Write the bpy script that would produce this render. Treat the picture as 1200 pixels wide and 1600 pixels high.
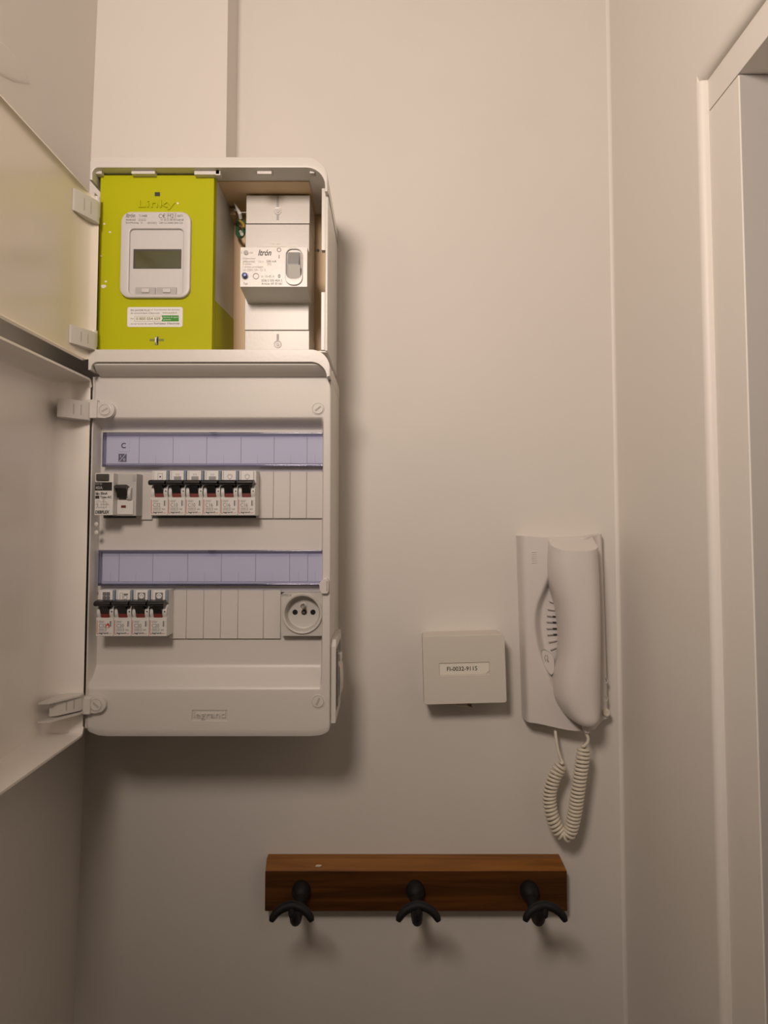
import bpy, bmesh, math, random
from mathutils import Vector, Matrix

random.seed(7)
for o in list(bpy.data.objects):
    bpy.data.objects.remove(o, do_unlink=True)
scene = bpy.context.scene
COL = scene.collection

# ------------------------------------------------------------------ camera
F_PX = 1155.0            # focal length in pixels of a 1200x1600 frame
DIST = 0.88              # lens to back wall, metres
EYE = 1.55               # lens height
PITCH = math.radians(3.3)
PPX, PPY = 605.0, 743.0  # principal point (the frame is an off-centre crop)
cam_d = bpy.data.cameras.new('camera')
cam = bpy.data.objects.new('camera', cam_d)
COL.objects.link(cam)
cam.location = (0, -DIST, EYE)
cam.rotation_euler = (math.pi / 2 + PITCH, 0, 0)
cam_d.sensor_fit = 'VERTICAL'
cam_d.sensor_height = 24.0
cam_d.sensor_width = 18.0
cam_d.lens = F_PX / 1600 * 24.0
cam_d.shift_x = (600 - PPX) / 1600
cam_d.shift_y = (PPY - 800) / 1600
cam_d.clip_start = 0.01
scene.camera = cam

# ------------------------------------------------------------------ world, light, exposure
world = bpy.data.worlds.new('world')
scene.world = world
world.use_nodes = True
world.node_tree.nodes['Background'].inputs[0].default_value = (1.0, 0.82, 0.66, 1)
world.node_tree.nodes['Background'].inputs[1].default_value = 0.008

# hall lamp, placed from cast shadows; cone shaped to darken the lower wall
lamp_d = bpy.data.lights.new('hall_lamp', 'SPOT')
lamp_d.energy = 29.0
lamp_d.color = (1.0, 0.838, 0.732)
lamp_d.shadow_soft_size = 0.10
lamp_d.spot_size = math.radians(138)
lamp_d.spot_blend = 1.0
lamp = bpy.data.objects.new('hall_lamp', lamp_d)
lamp.location = (-0.20, -1.06, EYE + 0.47)
lamp.rotation_euler = (Vector((0.36, 0.0, EYE + 0.50)) - lamp.location).to_track_quat('-Z', 'Y').to_euler()
COL.objects.link(lamp)

scene.view_settings.view_transform = 'Standard'
scene.view_settings.look = 'None'
scene.view_settings.gamma = 1.0
scene.view_settings.exposure = 0.0
scene.view_settings.use_curve_mapping = False

# ------------------------------------------------------------------ measuring helper: pixel + distance from wall -> point
CP, SP = math.cos(PITCH), math.sin(PITCH)


def at(px, py, d):
    xc = (px - PPX) / F_PX
    yc = (PPY - py) / F_PX
    dy = CP - yc * SP
    dz = SP + yc * CP
    t = (DIST - d) / dy
    return Vector((xc * t, -d, EYE + dz * t))


def X(px, py, d): return at(px, py, d).x
def Z(py, d): return at(600, py, d).z


def R(px0, py0, px1, py1, d):
    m = (py0 + py1) / 2
    return X(px0, m, d), X(px1, m, d), Z(py1, d), Z(py0, d)   # x0, x1, z0, z1


# ------------------------------------------------------------------ materials
MATS = {}


def mat(name, col, rough=0.5, metal=0.0, bump=0.0, bscale=40.0, var=0.0, vscale=8.0, spec=0.5, coat=0.0):
    m = bpy.data.materials.new(name)
    m.use_nodes = True
    nt = m.node_tree
    b = nt.nodes['Principled BSDF']
    b.inputs['Base Color'].default_value = (*col, 1)
    b.inputs['Roughness'].default_value = rough
    b.inputs['Metallic'].default_value = metal
    b.inputs['Specular IOR Level'].default_value = spec
    b.inputs['Coat Weight'].default_value = coat
    if bump or var:
        tc = nt.nodes.new('ShaderNodeTexCoord')
    if bump:
        n = nt.nodes.new('ShaderNodeTexNoise')
        n.inputs['Scale'].default_value = bscale
        n.inputs['Detail'].default_value = 4
        nt.links.new(tc.outputs['Object'], n.inputs['Vector'])
        bp = nt.nodes.new('ShaderNodeBump')
        bp.inputs['Strength'].default_value = bump
        bp.inputs['Distance'].default_value = 0.002
        nt.links.new(n.outputs['Fac'], bp.inputs['Height'])
        nt.links.new(bp.outputs['Normal'], b.inputs['Normal'])
    if var:
        n2 = nt.nodes.new('ShaderNodeTexNoise')
        n2.inputs['Scale'].default_value = vscale
        n2.inputs['Detail'].default_value = 3
        nt.links.new(tc.outputs['Object'], n2.inputs['Vector'])
        rp = nt.nodes.new('ShaderNodeValToRGB')
        rp.color_ramp.elements[0].color = (*[c * (1 - var) for c in col], 1)
        rp.color_ramp.elements[1].color = (*[min(1, c * (1 + var * 0.4)) for c in col], 1)
        rp.color_ramp.elements[0].position = 0.3
        rp.color_ramp.elements[1].position = 0.7
        nt.links.new(n2.outputs['Fac'], rp.inputs['Fac'])
        nt.links.new(rp.outputs['Color'], b.inputs['Base Color'])
    MATS[name] = m
    return m


mat('wall_paint', (0.72, 0.685, 0.635), 0.55, bump=0.10, bscale=22, var=0.03, vscale=5)
mat('trim_paint', (0.80, 0.765, 0.71), 0.5, bump=0.25, bscale=30)
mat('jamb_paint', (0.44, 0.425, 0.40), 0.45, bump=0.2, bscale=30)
mat('cabinet_plastic', (0.665, 0.638, 0.595), 0.32, bump=0.03, bscale=300)
mat('cover_plastic', (0.66, 0.63, 0.59), 0.38, bump=0.03, bscale=300)
mat('door_plastic', (0.87, 0.82, 0.76), 0.22, var=0.05, vscale=9)
mat('aged_door_plastic', (0.86, 0.79, 0.67), 0.24, var=0.06, vscale=9)
mat('back_panel_plastic', (0.72, 0.53, 0.32), 0.5)  # yellowed plastic, browned further for the warm bounce inside the cabinet
mat('box_plastic', (0.66, 0.62, 0.55), 0.45, bump=0.04, bscale=200)
mat('phone_plastic', (0.70, 0.655, 0.62), 0.36, bump=0.03, bscale=300)
mat('cord_plastic', (0.74, 0.68, 0.56), 0.40)
mat('breaker_plastic', (0.68, 0.67, 0.64), 0.42)
mat('rcd_plastic', (0.50, 0.49, 0.47), 0.42)
mat('socket_plastic', (0.56, 0.54, 0.50), 0.42)
mat('black_plastic', (0.012, 0.012, 0.013), 0.35)
mat('dark_plastic', (0.05, 0.047, 0.042), 0.4)
mat('red_plastic', (0.16, 0.018, 0.012), 0.4)
mat('blue_plastic', (0.02, 0.06, 0.28), 0.3)
mat('blue_holder', (0.24, 0.31, 0.40), 0.2)
mat('meter_green', (0.46, 0.47, 0.001), 0.5, spec=0.12, bump=0.03, bscale=300)
mat('meter_grey', (0.62, 0.61, 0.58), 0.45)
mat('meter_face', (0.56, 0.545, 0.535), 0.4)
mat('lcd', (0.075, 0.075, 0.03), 0.12)
mat('slot_shade', (0.50, 0.46, 0.43), 0.5)
mat('slot_grey', (0.42, 0.41, 0.40), 0.5)
mat('toggle_grey', (0.30, 0.30, 0.30), 0.45)
mat('paper', (0.78, 0.765, 0.75), 0.6)
mat('tape', (0.80, 0.77, 0.68), 0.25)
mat('ink', (0.02, 0.02, 0.02), 0.6)
mat('faint_ink', (0.45, 0.43, 0.40), 0.6)
mat('grey_ink', (0.16, 0.16, 0.16), 0.6)
mat('red_ink', (0.55, 0.06, 0.02), 0.6)
mat('orange_ink', (0.50, 0.13, 0.03), 0.6)
mat('green_ink', (0.03, 0.28, 0.02), 0.6)
mat('olive_ink', (0.20, 0.23, 0.03), 0.6)
mat('iron', (0.008, 0.008, 0.009), 0.6, spec=0.3, bump=0.2, bscale=120)
mat('steel', (0.80, 0.78, 0.74), 0.38, metal=1.0)
mat('wire_green', (0.05, 0.16, 0.08), 0.4)
mat('wire_yellow', (0.45, 0.30, 0.04), 0.4)
mat('copper', (0.16, 0.07, 0.03), 0.4)
mat('floor_wood', (0.20, 0.11, 0.055), 0.45)


def wood_material(name, cols):
    m = bpy.data.materials.new(name)
    m.use_nodes = True
    nt = m.node_tree
    b = nt.nodes['Principled BSDF']
    tc = nt.nodes.new('ShaderNodeTexCoord')
    mp = nt.nodes.new('ShaderNodeMapping')
    mp.inputs['Scale'].default_value = (2.2, 30, 45)
    nt.links.new(tc.outputs['Object'], mp.inputs['Vector'])
    n = nt.nodes.new('ShaderNodeTexNoise')
    n.inputs['Scale'].default_value = 2.6
    n.inputs['Detail'].default_value = 7
    n.inputs['Distortion'].default_value = 0.8
    nt.links.new(mp.outputs['Vector'], n.inputs['Vector'])
    rp = nt.nodes.new('ShaderNodeValToRGB')
    e = rp.color_ramp.elements
    e[0].position = 0.28
    e[0].color = cols[0]
    e[1].position = 0.75
    e[1].color = cols[2]
    k = e.new(0.5)
    k.color = cols[1]
    nt.links.new(n.outputs['Fac'], rp.inputs['Fac'])
    nt.links.new(rp.outputs['Color'], b.inputs['Base Color'])
    b.inputs['Roughness'].default_value = 0.48
    b.inputs['Coat Weight'].default_value = 0.05
    b.inputs['Specular IOR Level'].default_value = 0.25
    b.inputs['Coat Roughness'].default_value = 0.3
    bp = nt.nodes.new('ShaderNodeBump')
    bp.inputs['Strength'].default_value = 0.15
    bp.inputs['Distance'].default_value = 0.001
    nt.links.new(n.outputs['Fac'], bp.inputs['Height'])
    nt.links.new(bp.outputs['Normal'], b.inputs['Normal'])
    MATS[name] = m


wood_material('varnished_wood', ((0.040, 0.014, 0.003, 1), (0.085, 0.030, 0.006, 1), (0.14, 0.052, 0.010, 1)))
wood_material('pale_wood', ((0.14, 0.050, 0.004, 1), (0.25, 0.092, 0.008, 1), (0.36, 0.15, 0.018, 1)))


def tinted_material():
    m = bpy.data.materials.new('lilac_window')
    m.use_nodes = True
    nt = m.node_tree
    nt.nodes.remove(nt.nodes['Principled BSDF'])
    out = nt.nodes['Material Output']
    tr = nt.nodes.new('ShaderNodeBsdfTransparent')
    tr.inputs['Color'].default_value = (0.922, 0.930, 0.99, 1)
    gl = nt.nodes.new('ShaderNodeBsdfGlossy')
    gl.inputs['Roughness'].default_value = 0.08
    gl.inputs['Color'].default_value = (0.9, 0.9, 1, 1)
    fr = nt.nodes.new('ShaderNodeFresnel')
    fr.inputs['IOR'].default_value = 1.45
    mx = nt.nodes.new('ShaderNodeMixShader')
    nt.links.new(fr.outputs[0], mx.inputs[0])
    nt.links.new(tr.outputs[0], mx.inputs[1])
    nt.links.new(gl.outputs[0], mx.inputs[2])
    nt.links.new(mx.outputs[0], out.inputs['Surface'])
    MATS['lilac_window'] = m


tinted_material()

# ------------------------------------------------------------------ mesh helpers (all return a Mesh)


def finish(bm, name='mesh'):
    bmesh.ops.recalc_face_normals(bm, faces=bm.faces[:])
    me = bpy.data.meshes.new(name)
    bm.to_mesh(me)
    bm.free()
    return me


def add_box(bm, x0, x1, y0, y1, z0, z1, bev=0.0, seg=2):
    vs = [bm.verts.new((x, y, z)) for x in (x0, x1) for y in (y0, y1) for z in (z0, z1)]
    fs = [(0, 1, 3, 2), (4, 6, 7, 5), (0, 4, 5, 1), (2, 3, 7, 6), (0, 2, 6, 4), (1, 5, 7, 3)]
    faces = [bm.faces.new([vs[i] for i in f]) for f in fs]
    if bev > 0:
        es = list({e for f in faces for e in f.edges})
        bmesh.ops.bevel(bm, geom=es, offset=bev, segments=seg, affect='EDGES', profile=0.5, clamp_overlap=True)


def box(x0, x1, y0, y1, z0, z1, bev=0.0, seg=2):
    bm = bmesh.new()
    add_box(bm, min(x0, x1), max(x0, x1), min(y0, y1), max(y0, y1), min(z0, z1), max(z0, z1), bev, seg)
    return finish(bm)


def boxes(lst, bev=0.0):
    bm = bmesh.new()
    for a in lst:
        add_box(bm, *a, bev, 1)
    return finish(bm)


def prism(pts, a, b, plane='xz', bev=0.0, seg=2):
    """polygon extruded from a to b along the axis left over; bevels the edges of the cap at a."""
    bm = bmesh.new()

    def v(p, t):
        if plane == 'xz':
            return (p[0], t, p[1])
        if plane == 'yz':
            return (t, p[0], p[1])
        return (p[0], p[1], t)
    A = [bm.verts.new(v(p, a)) for p in pts]
    B = [bm.verts.new(v(p, b)) for p in pts]
    fa = bm.faces.new(A)
    bm.faces.new(B[::-1])
    n = len(pts)
    for i in range(n):
        j = (i + 1) % n
        bm.faces.new((A[i], B[i], B[j], A[j]))
    if bev > 0:
        bmesh.ops.bevel(bm, geom=list(fa.edges), offset=bev, segments=seg, affect='EDGES', profile=0.5, clamp_overlap=True)
    return finish(bm)


def rrect(x0, x1, z0, z1, r, n=6, corners='abcd'):
    """rounded rectangle, a = x0z0, b = x1z0, c = x1z1, d = x0z1"""
    out = []
    for key, cx, cz, a0, px, pz in (('a', x0 + r, z0 + r, 180, x0, z0), ('b', x1 - r, z0 + r, 270, x1, z0),
                                    ('c', x1 - r, z1 - r, 0, x1, z1), ('d', x0 + r, z1 - r, 90, x0, z1)):
        if key in corners:
            for i in range(n + 1):
                a = math.radians(a0 + 90 * i / n)
                out.append((cx + r * math.cos(a), cz + r * math.sin(a)))
        else:
            out.append((px, pz))
    return out


def ring_prism(outer, inner, a, b, bev=0.0):
    """frame between two outlines with equal point counts, extruded in y from a (front) to b"""
    bm = bmesh.new()
    n = len(outer)
    V = [[bm.verts.new((p[0], t, p[1])) for p in loop] for loop in (outer, inner) for t in (a, b)]
    oa, ob, ia, ib = V
    for i in range(n):
        j = (i + 1) % n
        bm.faces.new((oa[i], oa[j], ia[j], ia[i]))
        bm.faces.new((ob[i], ib[i], ib[j], ob[j]))
        bm.faces.new((oa[i], ob[i], ob[j], oa[j]))
        bm.faces.new((ia[i], ia[j], ib[j], ib[i]))
    if bev > 0:
        es = [e for e in bm.edges if all(abs(v.co.y - a) < 1e-7 for v in e.verts) and len(e.link_faces) == 2
              and any(abs(f.calc_center_median().y - a) > 1e-6 for f in e.link_faces)]
        bmesh.ops.bevel(bm, geom=es, offset=bev, segments=2, affect='EDGES', profile=0.5, clamp_overlap=True)
    return finish(bm)


def disc(cx, cz, r, y0, y1, n=24, bev=0.0, rz=None):
    rz = rz or r
    pts = [(cx + r * math.cos(2 * math.pi * i / n), cz + rz * math.sin(2 * math.pi * i / n)) for i in range(n)]
    return prism(pts, y0, y1, bev=bev)


def lathe(cx, cz, prof, n=32):
    """prof: list of (radius, y), revolved about the axis through (cx, cz) along y"""
    bm = bmesh.new()
    rows = []
    for r, y in prof:
        if r < 1e-7:
            rows.append([bm.verts.new((cx, y, cz))])
        else:
            rows.append([bm.verts.new((cx + r * math.cos(2 * math.pi * i / n), y, cz + r * math.sin(2 * math.pi * i / n))) for i in range(n)])
    for a, b in zip(rows, rows[1:]):
        for i in range(n):
            j = (i + 1) % n
            if len(a) == 1 and len(b) == 1:
                continue
            if len(a) == 1:
                bm.faces.new((a[0], b[i], b[j]))
            elif len(b) == 1:
                bm.faces.new((a[i], b[0], a[j]))
            else:
                bm.faces.new((a[i], b[i], b[j], a[j]))
    return finish(bm)


def tube(pts, rad, n=8, cap=True):
    """swept tube along points, rad a number or a list"""
    bm = bmesh.new()
    pts = [Vector(p) for p in pts]
    m = len(pts)
    rr = rad if isinstance(rad, (list, tuple)) else [rad] * m
    t0 = (pts[1] - pts[0]).normalized()
    up = Vector((0, 0, 1)) if abs(t0.z) < 0.9 else Vector((1, 0, 0))
    nrm = (up - t0 * up.dot(t0)).normalized()
    rows = []
    for i, p in enumerate(pts):
        t = (pts[min(i + 1, m - 1)] - pts[max(i - 1, 0)]).normalized()
        nrm = (nrm - t * nrm.dot(t)).normalized()
        bn = t.cross(nrm)
        rows.append([bm.verts.new(p + (nrm * math.cos(2 * math.pi * k / n) + bn * math.sin(2 * math.pi * k / n)) * rr[i]) for k in range(n)])
    for a, b in zip(rows, rows[1:]):
        for k in range(n):
            j = (k + 1) % n
            bm.faces.new((a[k], a[j], b[j], b[k]))
    if cap:
        bm.faces.new(rows[0][::-1])
        bm.faces.new(rows[-1])
    return finish(bm)


def spline(pts, n=8):
    """Catmull-Rom through points"""
    P = [Vector(p) for p in pts]
    P = [P[0] * 2 - P[1]] + P + [P[-1] * 2 - P[-2]]
    out = []
    for i in range(1, len(P) - 2):
        a, b, c, d = P[i - 1:i + 3]
        for k in range(n):
            t = k / n
            out.append(0.5 * ((2 * b) + (c - a) * t + (2 * a - 5 * b + 4 * c - d) * t * t + (3 * b - a - 3 * c + d) * t ** 3))
    out.append(P[-2])
    return out


def grid_surface(nu, nv, fn, back=None):
    """fn(i, j) -> Vector on an nu x nv grid; back(vec) -> Vector closes the boundary with a skirt and a back face"""
    bm = bmesh.new()
    V = [[bm.verts.new(fn(i, j)) for j in range(nv)] for i in range(nu)]
    for i in range(nu - 1):
        for j in range(nv - 1):
            bm.faces.new((V[i][j], V[i + 1][j], V[i + 1][j + 1], V[i][j + 1]))
    if back:
        loop = [V[i][0] for i in range(nu)] + [V[nu - 1][j] for j in range(1, nv)] + \
               [V[i][nv - 1] for i in range(nu - 2, -1, -1)] + [V[0][j] for j in range(nv - 2, 0, -1)]
        bl = [bm.verts.new(back(v.co.copy())) for v in loop]
        n = len(loop)
        for i in range(n):
            j = (i + 1) % n
            bm.faces.new((loop[i], bl[i], bl[j], loop[j]))
        bm.faces.new(bl)
    return finish(bm)


def smooth01(t):
    t = max(0.0, min(1.0, t))
    return t * t * (3 - 2 * t)


_txt = {}


def text_raw(s, bold=0.0, shear=0.0, extrude=0.0):
    key = (s, bold, shear, extrude)
    if key not in _txt:
        cu = bpy.data.curves.new('t', 'FONT')
        cu.body = s
        cu.offset = bold
        cu.shear = shear
        cu.extrude = extrude
        cu.resolution_u = 3
        ob = bpy.data.objects.new('t', cu)
        COL.objects.link(ob)
        dg = bpy.context.evaluated_depsgraph_get()
        me = bpy.data.meshes.new_from_object(ob.evaluated_get(dg))
        bpy.data.objects.remove(ob, do_unlink=True)
        bpy.data.curves.remove(cu)
        _txt[key] = me
    return _txt[key]


def text(s, x0, x1, z0, z1, y, bold=0.0, shear=0.0, extrude=0.0, vertical=False):
    """lettering fitted into a rectangle on the plane y, facing the room"""
    me = text_raw(s, bold, shear, 0.1 if extrude else 0.0).copy()
    xs = [v.co.x for v in me.vertices]
    ys = [v.co.y for v in me.vertices]
    ax, bx, ay, by = min(xs), max(xs), min(ys), max(ys)
    for v in me.vertices:
        u = (v.co.x - ax) / (bx - ax)
        w = (v.co.y - ay) / (by - ay)
        dy = (-(v.co.z) / 0.1 * extrude) if extrude else 0.0
        if vertical:
            u, w = 1 - w, u
        v.co = (x0 + u * (x1 - x0), y + dy, z0 + w * (z1 - z0))
    return me


def join(meshes):
    bm = bmesh.new()
    for m in meshes:
        bm.from_mesh(m)
    me = bpy.data.meshes.new('mesh')
    bm.to_mesh(me)
    bm.free()
    return me


# ------------------------------------------------------------------ object helpers


def prep(me, material, sharp=38):
    me.materials.clear()
    me.materials.append(MATS[material])
    for p in me.polygons:
        p.use_smooth = True
    me.set_sharp_from_angle(angle=math.radians(sharp))
    return me


ORIGIN = {}


def thing(name, label, cat, loc, group=None, roty=0.0):
    o = bpy.data.objects.new(name, None)
    o.empty_display_size = 0.02
    COL.objects.link(o)
    o.location = loc
    o.rotation_euler = (0, roty, 0)
    o['label'] = label
    o['category'] = cat
    if group:
        o['group'] = group
    ORIGIN[o] = Vector(loc)
    return o


def weighted(o):
    w = o.modifiers.new('weighted_normals', 'WEIGHTED_NORMAL')
    w.keep_sharp = True
    w.weight = 80


def part(name, me, material, parent, label=None, local=False, sharp=38):
    """a mesh given in world coordinates (or already local) as a child of a thing or a part"""
    root = parent
    while root.parent:
        root = root.parent
    if not local:
        me.transform(Matrix.Translation(-ORIGIN.get(root, Vector((0, 0, 0)))))
    prep(me, material, sharp)
    me.name = name
    o = bpy.data.objects.new(name, me)
    COL.objects.link(o)
    o.parent = parent
    weighted(o)
    if label:
        o['label'] = label
    return o


def struct(name, me, material, label=None):
    prep(me, material)
    o = bpy.data.objects.new(name, me)
    COL.objects.link(o)
    o['kind'] = 'structure'
    weighted(o)
    if label:
        o['label'] = label
    ORIGIN[o] = Vector((0, 0, 0))
    return o


def parts_of(name, meshes, material, parent):
    for m in meshes:
        part(name, m, material, parent)


# ================================================================== THE SETTING
XR = 0.2745              # face of the right wall
CEIL = 3.0
ROOM_BACK = -4.2
ld = at(150, 60, 0.054)
lb = at(123, 1400, 0.0)
LX_top = ld.x + (ld.x - lb.x) / (ld.z - lb.z) * (CEIL - ld.z)
LX_bot = lb.x - (ld.x - lb.x) / (ld.z - lb.z) * (lb.z - 0)


def lx(z): return LX_bot + (LX_top - LX_bot) * z / CEIL


struct('wall_back', prism([(-0.60, -0.02), (0.6, -0.02), (0.6, CEIL + 0.02), (-0.60, CEIL + 0.02)], 0.0, 0.10), 'wall_paint',
       'white painted plaster wall behind the cabinets')
# the left wall leans a little
bm = bmesh.new()
vv = []
for (y, off) in ((0.05, 0), (-1.5, 0), (-1.5, -0.1), (0.05, -0.1)):
    for z in (-0.02, CEIL + 0.02):
        vv.append(bm.verts.new((lx(z) + off, y, z)))
for a, b in ((0, 1), (1, 2), (2, 3), (3, 0)):
    bm.faces.new((vv[2 * a], vv[2 * a + 1], vv[2 * b + 1], vv[2 * b]))
bm.faces.new([vv[0], vv[2], vv[4], vv[6]])
bm.faces.new([vv[1], vv[3], vv[5], vv[7]])
wall_left = struct('wall_left', finish(bm), 'wall_paint', 'white painted side wall behind the open doors')
# trace of old filler on the left wall
pz = [at(-40, 40, 0.30), at(-10, 52, 0.30), at(12, 75, 0.285), at(34, 104, 0.27), at(48, 131, 0.26), at(30, 128, 0.27), at(8, 118, 0.285), at(-30, 110, 0.3)]
pts = []
for px_, py_ in ((-60, 20), (-10, 55), (10, 72), (36, 104), (47, 131), (22, 128), (0, 117), (-40, 100)):
    # intersect the pixel's line of sight with the left wall
    d = 0.2
    for _ in range(12):
        p = at(px_, py_, d)
        d = DIST - (DIST - d) * lx(p.z) / p.x
    pts.append(at(px_, py_, d))
bm = bmesh.new()
ctr = sum(pts, Vector()) / len(pts)
outer = [bm.verts.new(p + Vector((0.0002, 0, 0))) for p in pts]
inner = [bm.verts.new(p * 0.78 + ctr * 0.22 + Vector((0.0016, 0, 0))) for p in pts]
for i in range(len(pts)):
    j = (i + 1) % len(pts)
    bm.faces.new((outer[i], outer[j], inner[j], inner[i]))
bm.faces.new(inner)
part('filler_patch', finish(bm), 'wall_paint', wall_left, 'patch of rough filler')

# boxed-in chase above the cabinets, from the corner to a sharp edge
cx1 = X(355, 120, 0.054)
cz0 = Z(246, 0.150) - 0.02
struct('trim_1', box(-0.42, cx1, -0.054, 0.03, cz0 - 0.05, CEIL + 0.01, 0.0012), 'wall_paint', 'boxed-in pipe chase above the meter cabinet')
bm = bmesh.new()

# right wall with a doorway; plaster stands proud of the timber casing with a rounded lip
XB = XR + 0.007                       # casing board face


def depth_on_x(px_, py_, x):
    d = 0.2
    for _ in range(14):
        p = at(px_, py_, d)
        d = DIST - (DIST - d) * x / p.x
    return d


d_bead = depth_on_x(1108, 700, XR)
d_jamb = depth_on_x(1170, 700, XB)
d_line = depth_on_x(1052, 700, XR)
d_far = d_jamb + 0.80
z_head = at(1146, 126, depth_on_x(1146, 126, XB)).z           # underside of the head
z_lip = at(1090, 130, depth_on_x(1090, 130, XR)).z            # plaster lip above the head board
# wall piece next to the back wall, with a rounded lip toward the casing
LIP = 0.006
prof = [(XR + 0.14, -d_line + 0.003), (XR + 0.002, -d_line + 0.003), (XR - 0.0006, -d_line + 0.0010), (XR - 0.0012, -d_line), (XR - 0.0012, -d_bead + LIP)]
for i in range(1, 7):
    a = math.radians(90 * i / 6)
    prof.append((XR - 0.0012 + LIP * (1 - math.cos(a)), -d_bead + LIP - LIP * math.sin(a)))
prof += [(XR + 0.02, -d_bead), (XR + 0.14, -d_bead)]
wall_right = struct('wall_right', box(XR, XR + 0.14, -d_bead + LIP, 0.05, -0.02, CEIL + 0.02), 'trim_paint', 'white painted wall beside the doorway')
fil = [(XR + 0.001, 0.001)]
for i in range(9):
    a = math.radians(90 * i / 8)
    fil.append((XR - 0.004 + 0.004 * math.sin(a), -0.004 + 0.004 * math.cos(a)))
part('corner_fillet', prism(fil, -0.02, CEIL + 0.02, 'xy'), 'trim_paint', wall_right, sharp=60)
part('plaster_lip', prism(prof, -0.02, z_lip, 'xy'), 'trim_paint', wall_right)
# wall above the doorway, rounded underneath where it meets the head board
prof = [(0.14 + XR, CEIL + 0.02), (XR, CEIL + 0.02), (XR, z_lip + LIP * 1.6)]
for i in range(1, 7):
    a = math.radians(90 * i / 6)
    prof.append((XR + LIP * (1 - math.cos(a)), z_lip + LIP * 1.6 * (1 - math.sin(a))))
prof += [(XR + 0.14, z_lip)]
part('wall_over_door', prism(prof, -d_bead + LIP, -1.5), 'trim_paint', wall_right)
# wall beyond the doorway
part('wall_beyond_door', box(XR, XR + 0.14, -1.5, -d_far - 0.06, -0.02, z_lip), 'trim_paint', wall_right)
casing = struct('trim_2', box(XB, XB + 0.0018, -d_jamb, -d_bead + 0.004, 0.0, z_head, 0.0015), 'trim_paint', 'white painted timber casing of the doorway')
part('head_board', box(XB, XB + 0.10, -d_far - 0.06, -d_bead + 0.003, z_head + 0.0008, z_lip + 0.002, 0.001), 'trim_paint', casing)
part('side_board', box(XB, XB + 0.10, -d_far - 0.06, -d_far, 0.0, z_head, 0.0015), 'trim_paint', casing)
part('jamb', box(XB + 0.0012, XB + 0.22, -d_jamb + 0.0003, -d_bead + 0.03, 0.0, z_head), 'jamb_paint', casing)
part('soffit', box(XB + 0.0985, XB + 0.22, -d_far - 0.02, -d_jamb + 0.01, z_head + 0.003, z_head + 0.05), 'trim_paint', casing)
part('jamb', box(XB + 0.0985, XB + 0.22, -d_far - 0.03, -d_far - 0.002, 0.0, z_head), 'trim_paint', casing)
dr = struct('door_1', box(XB + 0.155, XB + 0.195, -d_far - 0.001, -d_jamb + 0.003, 0.006, z_head + 0.002, 0.002), 'trim_paint', 'white door leaf set back in the doorway')
part('door_handle', tube([(XB + 0.157, -d_far + 0.07, 1.03), (XB + 0.11, -d_far + 0.07, 1.03), (XB + 0.105, -d_far + 0.09, 1.03), (XB + 0.105, -d_far + 0.18, 1.03)], 0.008), 'steel', dr)
struct('floor', box(-1.6, 1.6, ROOM_BACK - 0.1, 0.1, -0.08, 0.0), 'floor_wood', 'brown wooden floor')
struct('ceiling', box(-1.6, 1.6, ROOM_BACK - 0.1, 0.1, CEIL, CEIL + 0.08), 'wall_paint', 'white ceiling')
struct('wall_rear', box(-1.6, 1.6, ROOM_BACK - 0.1, ROOM_BACK, -0.02, CEIL + 0.02), 'wall_paint', 'white wall at the far end of the hall')
struct('wall_far_left', box(-1.6, -1.5, ROOM_BACK, -1.40, -0.02, CEIL + 0.02), 'wall_paint')
struct('wall_far_right', box(1.4, 1.5, ROOM_BACK, -1.4, -0.02, CEIL + 0.02), 'wall_paint')
struct('wall_return_left', box(-1.6, -0.44, -1.5, -1.42, -0.02, CEIL + 0.02), 'wall_paint')
struct('wall_return_right', box(XR + 0.13, 1.5, -1.5, -1.42, -0.02, CEIL + 0.02), 'wall_paint')

# ================================================================== UPPER (METER) CABINET
D_LIP = 0.150
uxl = X(146, 420, 0.138)
uxr = X(512, 420, 0.138)
vzt = Z(245, D_LIP)                       # top of the visor
vz2 = Z(546, 0.152)                       # top of the lower cabinet
mc = thing('meter_cabinet', 'white plastic meter cabinet with open door, mounted above the breaker panel', 'cabinet', ((uxl + uxr) / 2, 0, vz2 + 0.001))


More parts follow.
